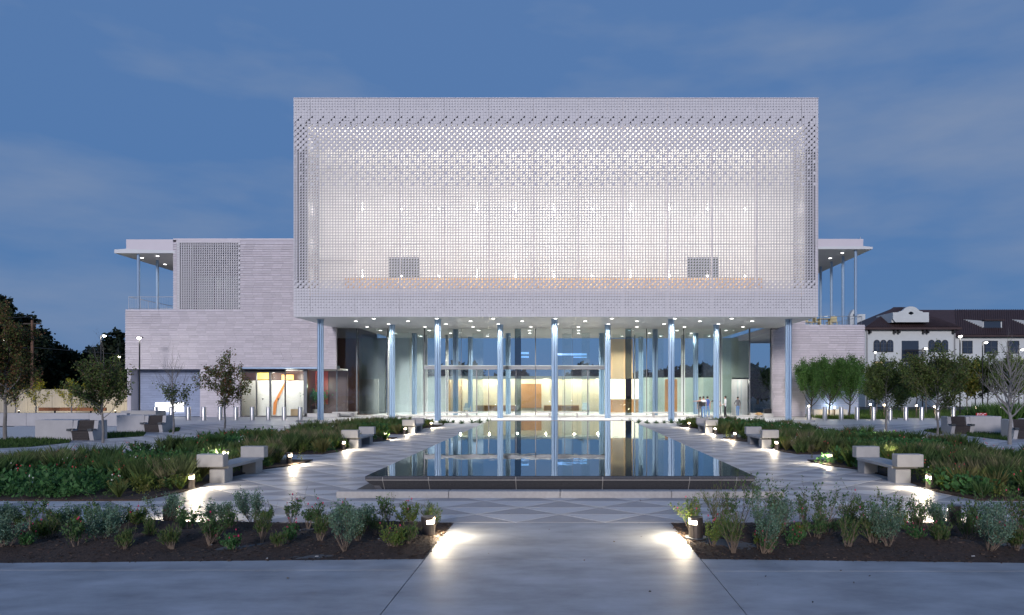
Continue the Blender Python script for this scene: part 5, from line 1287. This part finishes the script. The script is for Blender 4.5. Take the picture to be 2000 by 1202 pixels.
b.cyl(gm, 0, 0, .03, .22, 10); zc = az(612.5, 91.5); b.v = [(x, 91.17 + z, zc + y) for x, y, z in b.v]; b.obj('rosette_window', M['winglass'], o)
b = B(); b.box(gx0, gx1, 91.6, 96, gz0, gzs); b.obj('gable_wall', M['apt'], AP, world=True)
def awin(px0, px1, py0, py1, Y, arch=False, m='winglass', bars=1, frame='black'):
    x0, x1, z0, z1 = ax(px0, Y), ax(px1, Y), az(py1, Y), az(py0, Y); w = x1 - x0
    if arch:
        poly = [(x0, z0), (x1, z0)] + [(x0 + w / 2 + w / 2 * math.cos(math.pi * k / 8), z1 - w / 2 + w / 2 * math.sin(math.pi * k / 8)) for k in range(9)]
    else: poly = [(x0, z0), (x1, z0), (x1, z1), (x0, z1)]
    b = B(); b.extr(poly, Y - .08, Y - .01, axis='y'); f = b.obj('window', M[frame], AP, world=True)
    cx_, cz_ = sum(p[0] for p in poly) / len(poly), (z0 + z1) / 2
    b = B(); b.add([(cx_ + (p[0] - cx_) * .86, Y - .084, cz_ + (p[1] - cz_) * .92) for p in poly], [tuple(range(len(poly)))]); b.obj('pane', M[m], f)
    b = B(); xm = (x0 + x1) / 2; b.box(xm - .03, xm + .03, Y - .11, Y - .085, z0, z1 - .02)
    for q in range(bars): zz = z0 + (z1 - z0) * (q + 1) / (bars + 1); b.box(x0 + .03, x1 - .03, Y - .11, Y - .086, zz - .025, zz + .025)
    b.obj('glazing_bar', M['grey_m'], f)
for x0 in (1706, 1813):
    for k in range(3): awin(x0 + k * 13, x0 + k * 13 + 12.4, 664, 688, AY, arch=True, bars=2)
M['litapt'] = mat('lit_room', (.6, .5, .3), .5, emit=(1, .75, .4), estr=.6)
for k in range(2): awin(1706 + k * 20, 1706 + k * 20 + 18, 706, 735, AY, m='litapt' if k == 0 else 'winglass')
M['litapt'] = mat('lit_room', (.6, .5, .3), .5, emit=(1, .75, .4), estr=.6)
for k in range(2): awin(1814 + k * 20, 1814 + k * 20 + 18, 706, 735, AY)
awin(1768, 1780, 709, 740, AY)
b = B(); b.box(ax(1761), ax(1794), AY - .05, AY - .01, az(702), az(666)); f = b.obj('balcony_door', M['winglass'], AP, world=True)
b = B()
for k in range(22): xx = ax(1760) + k * (ax(1800) - ax(1760)) / 21; b.tube([(xx, AY - 1.0, az(702)), (xx, AY - 1.0, az(685))], .025, 4)
b.box(ax(1760), ax(1800), AY - 1.04, AY - .96, az(686), az(684)).box(ax(1760), ax(1800), AY - 1.05, AY, az(704.5), az(702)); b.obj('balcony', M['black'], AP, world=True)
for q in (1697, 1745, 1753, 1802, 1809, 1860): b = B(); b.box(ax(q) - .12, ax(q) + .12, AY - .6, AY - .01, az(652), az(643)); b.obj('bracket', M['black'], AP, world=True)
for q in (1693, 1864): b = B(); b.tube([(ax(q), AY - .1, 0), (ax(q), AY - .1, az(646))], .08, 6); b.obj('drainpipe', M['grey_m'], AP, world=True)
for x0, x1, y0, y1 in ((1879, 1899, 666, 691), (1922, 1948, 666, 691), (1968, 1990, 666, 691), (1879, 1899, 712, 740), (1925, 1945, 712, 740), (1968, 1990, 712, 740)): awin(x0, x1, y0, y1, 95, bars=1)
for d0, fr in ((1920, 0), (2016, 0)):
    x0, x1 = ax(d0, 96), ax(d0 + 37, 96); z0, z1 = az(645, 96), az(627, 96)
    b = B(); b.box(x0, x1, 96, 100, z0, z1); d = b.obj('dormer', M['apt'], AP, world=True)
    b = B(); b.box(x0 + .1, x1 - .2, 95.95, 95.99, z0 + .05, z1 - .1); b.obj('window', M['winglass'], d)
    b = B(); b.box(x0 - .1, x1 + .1, 95.5, 101, z1, z1 + .12); b.obj('dormer_roof', M['aptroof'], d)
    b = B(); b.add([(x0, 96.02, z0), (x0, 96.02, z1), (x0 - 2.1, 99.5, az(622, 99))], [(0, 1, 2)]); b.obj('cheek', M['apt'], d)
# far white bell gable
t_ = thing('bell_gable', (ax(1668, 112), 112, 0), 'distant small white bell gable and parapet behind the right roof terrace', 'building')
b = B(); x0, x1 = ax(1660, 112), ax(1690, 112); c = ax(1668, 112)
b.extr([(x0, 0), (x1, 0), (x1, az(614, 112)), (ax(1677, 112), az(614, 112)), (ax(1676, 112), az(617, 112)), (c + .6, az(616, 112)), (c + .35, az(610, 112)), (c + .12, az(605, 112)), (c - .12, az(605, 112)), (c - .35, az(610, 112)), (c - .6, az(616, 112)), (x0, az(618, 112))], 112, 113, axis='y'); b.obj('wall', M['apt'], t_, world=True)
b = B(); b.box(c - .14, c + .14, 111.95, 111.99, az(619, 112), az(614, 112)); b.obj('window', M['winglass'], t_, world=True)

# ================================================================== PEOPLE
def person(x, y, face, label, top, legs, arms, hairm='hair', z=.012, top2=None, hgt=1.74, sleeve=True):
    """skin-modifier body; face = yaw of the facing direction; arms: list of (side, [elbow, wrist]) offsets"""
    s = hgt / 1.74
    V = [(0, 0, .95), (0, 0, 1.12), (0, .01, 1.30), (0, .01, 1.44), (0, 0, 1.52), (0, -.02, 1.60), (0, -.01, 1.68)]
    Rd = [(.155, .10), (.135, .09), (.165, .105), (.13, .085), (.055, .055), (.078, .088), (.072, .085)]
    E = [(0, 1), (1, 2), (2, 3), (3, 4), (4, 5), (5, 6)]
    for sd in (-1, 1):
        i = len(V); st = .05 * sd
        V += [(sd * .09, 0, .88), (sd * .10, -.02 + st, .50), (sd * .10, .02 + st * 1.4, .09), (sd * .11, -.13 + st * 1.4, .04)]
        Rd += [(.092, .092), (.062, .062), (.042, .042), (.036, .03)]; E += [(0, i), (i, i + 1), (i + 1, i + 2), (i + 2, i + 3)]
    for sd, (el, wr) in arms:
        i = len(V); sh = Vector((sd * .185, .01, 1.41)); e_ = sh + Vector(el); w_ = e_ + Vector(wr); hd = w_ + (w_ - e_).normalized() * .09
        V += [tuple(sh), tuple(e_), tuple(w_), tuple(hd)]; Rd += [(.052, .052), (.040, .040), (.026, .026), (.036, .02)]; E += [(3, i), (i, i + 1), (i + 1, i + 2), (i + 2, i + 3)]
    me = bpy.data.meshes.new('body'); me.from_pydata(V, E, []); o = bpy.data.objects.new('body', me); sc.collection.objects.link(o)
    md = o.modifiers.new('skin', 'SKIN'); md.use_smooth_shade = True
    sv = me.skin_vertices[0].data
    for k, (a, c) in enumerate(Rd): sv[k].radius = (a, c)
    sv[0].use_root = True
    o.modifiers.new('sub', 'SUBSURF').levels = 1; o.modifiers['sub'].render_levels = 1
    bpy.context.view_layer.update(); dg = bpy.context.evaluated_depsgraph_get(); me2 = bpy.data.meshes.new_from_object(o.evaluated_get(dg)); me2.name = 'body'
    bpy.data.objects.remove(o)
    for m_ in (M['skin'], M[top], M[legs], M['hair'], M[top2 or top], M['cloth_w']): me2.materials.append(m_)
    wrs = [Vector((sd * .185, .01, 1.41)) + Vector(el) for sd, (el, wr) in arms]
    for p in me2.polygons:
        c = p.center; mi = 0; rxy = abs(c.x)
        if c.z < .07 : mi = 5
        elif c.z < .97 and rxy < .23: mi = 2
        elif c.z < 1.47 and rxy < .21: mi = 4 if c.z > 1.30 else 1
        elif c.z < 1.52 and rxy < .34 and sleeve and c.z > 1.15: mi = 1
        p.material_index = mi
    t_ = thing('person', (x, y, z), label, 'person', 'people in front of the glass')
    bo = link('body', me2, t_, False)
    b = B(); b.ball((0, .012, 1.68), .098, 12, 8, 0, (.92, 1.08, 1.0)); b.v = [v if not (v[1] < -.045 and v[2] < 1.70) else (v[0], v[1] + .06, v[2]) for v in b.v]; b.obj('hair', M[hairm], t_, smooth=True)
    b = B(); b.ball((0, -.115, 1.60), .016, 6, 4); b.ball((-.085, -.01, 1.61), .02, 6, 4, 0, (.5, 1, 1.4)); b.ball((.085, -.01, 1.61), .02, 6, 4, 0, (.5, 1, 1.4)); b.obj('face', M['skin'], t_)
    b = B()
    for sd, (el, wr) in arms:     # fingers
        sh = Vector((sd * .185, .01, 1.41)); e_ = sh + Vector(el); w_ = e_ + Vector(wr); d = (w_ - e_).normalized(); h_ = w_ + d * .08; u = d.cross(Vector((0, 1, .2))).normalized()
        for q in range(4): st = h_ + u * (.012 * (q - 1.5) * 1.6); b.tube([st, st + d * .045, st + d * (.075 - .006 * abs(q - 1.4)) + Vector((0, -.01, -.006))], [.009, .008, .006], 5)
        b.tube([w_ + d * .03 + u * .02, w_ + d * .06 + u * .055, w_ + d * .085 + u * .06], [.010, .009, .007], 5)
    b.obj('fingers', M['skin'], t_)
    t_.rotation_euler = (0, 0, face); t_.scale = (s,) * 3
    return t_
dn = ((.03, .02, -.29), (.01, -.06, -.25)); dnl = ((-.03, .02, -.29), (-.01, -.06, -.25))
Yp = 56.4
person(GX(1374, Yp), Yp, math.pi, 'person in jeans and black shirt with white shoulders, left arm stretched out sideways', 'cloth_b', 'denim', [(1, ((.26, .0, -.03), (.25, 0, -.01))), (-1, dnl)], top2='cloth_w', sleeve=False)
person(GX(1382, 57.2), 57.2, 2.2, 'person in blue shirt and dark jeans standing close behind the pointing one', 'cloth_blue', 'denim', [(1, ((.03, -.05, -.28), (-.10, -.22, -.05))), (-1, dnl)])
person(GX(1367.5, 57.4), 57.4, 3.0, 'dark-clothed person half hidden left of the pointing one', 'cloth_b', 'cloth_g', [(1, dn), (-1, dnl)], hgt=1.70)
person(GX(1397, 57.9), 57.9, 3.14, 'person in black holding both elbows out behind the blue column', 'cloth_b', 'cloth_b', [(1, ((.24, 0, -.12), (-.02, -.05, -.26))), (-1, ((-.24, 0, -.12), (.02, -.05, -.26)))], hgt=1.70)
person(GX(1416.5, 57), 57, -1.9, 'person in white shirt and black trousers looking left, right of the column', 'cloth_w', 'cloth_b', [(1, ((.05, 0, -.28), (-.06, -.20, -.08))), (-1, ((-.03, -.05, -.28), (.02, -.22, -.06)))], hgt=1.76)
person(GX(1441, 59.2), 59.2, 3.3, 'person in dark grey hooded jacket and jeans in front of the white doorway', 'cloth_g', 'denim', [(1, ((.10, -.05, -.26), (-.12, -.12, -.10))), (-1, dnl)], hgt=1.68)

# strip helper marks and finish
for o in sc.objects:
    if '_root' in o.keys(): del o['_root']
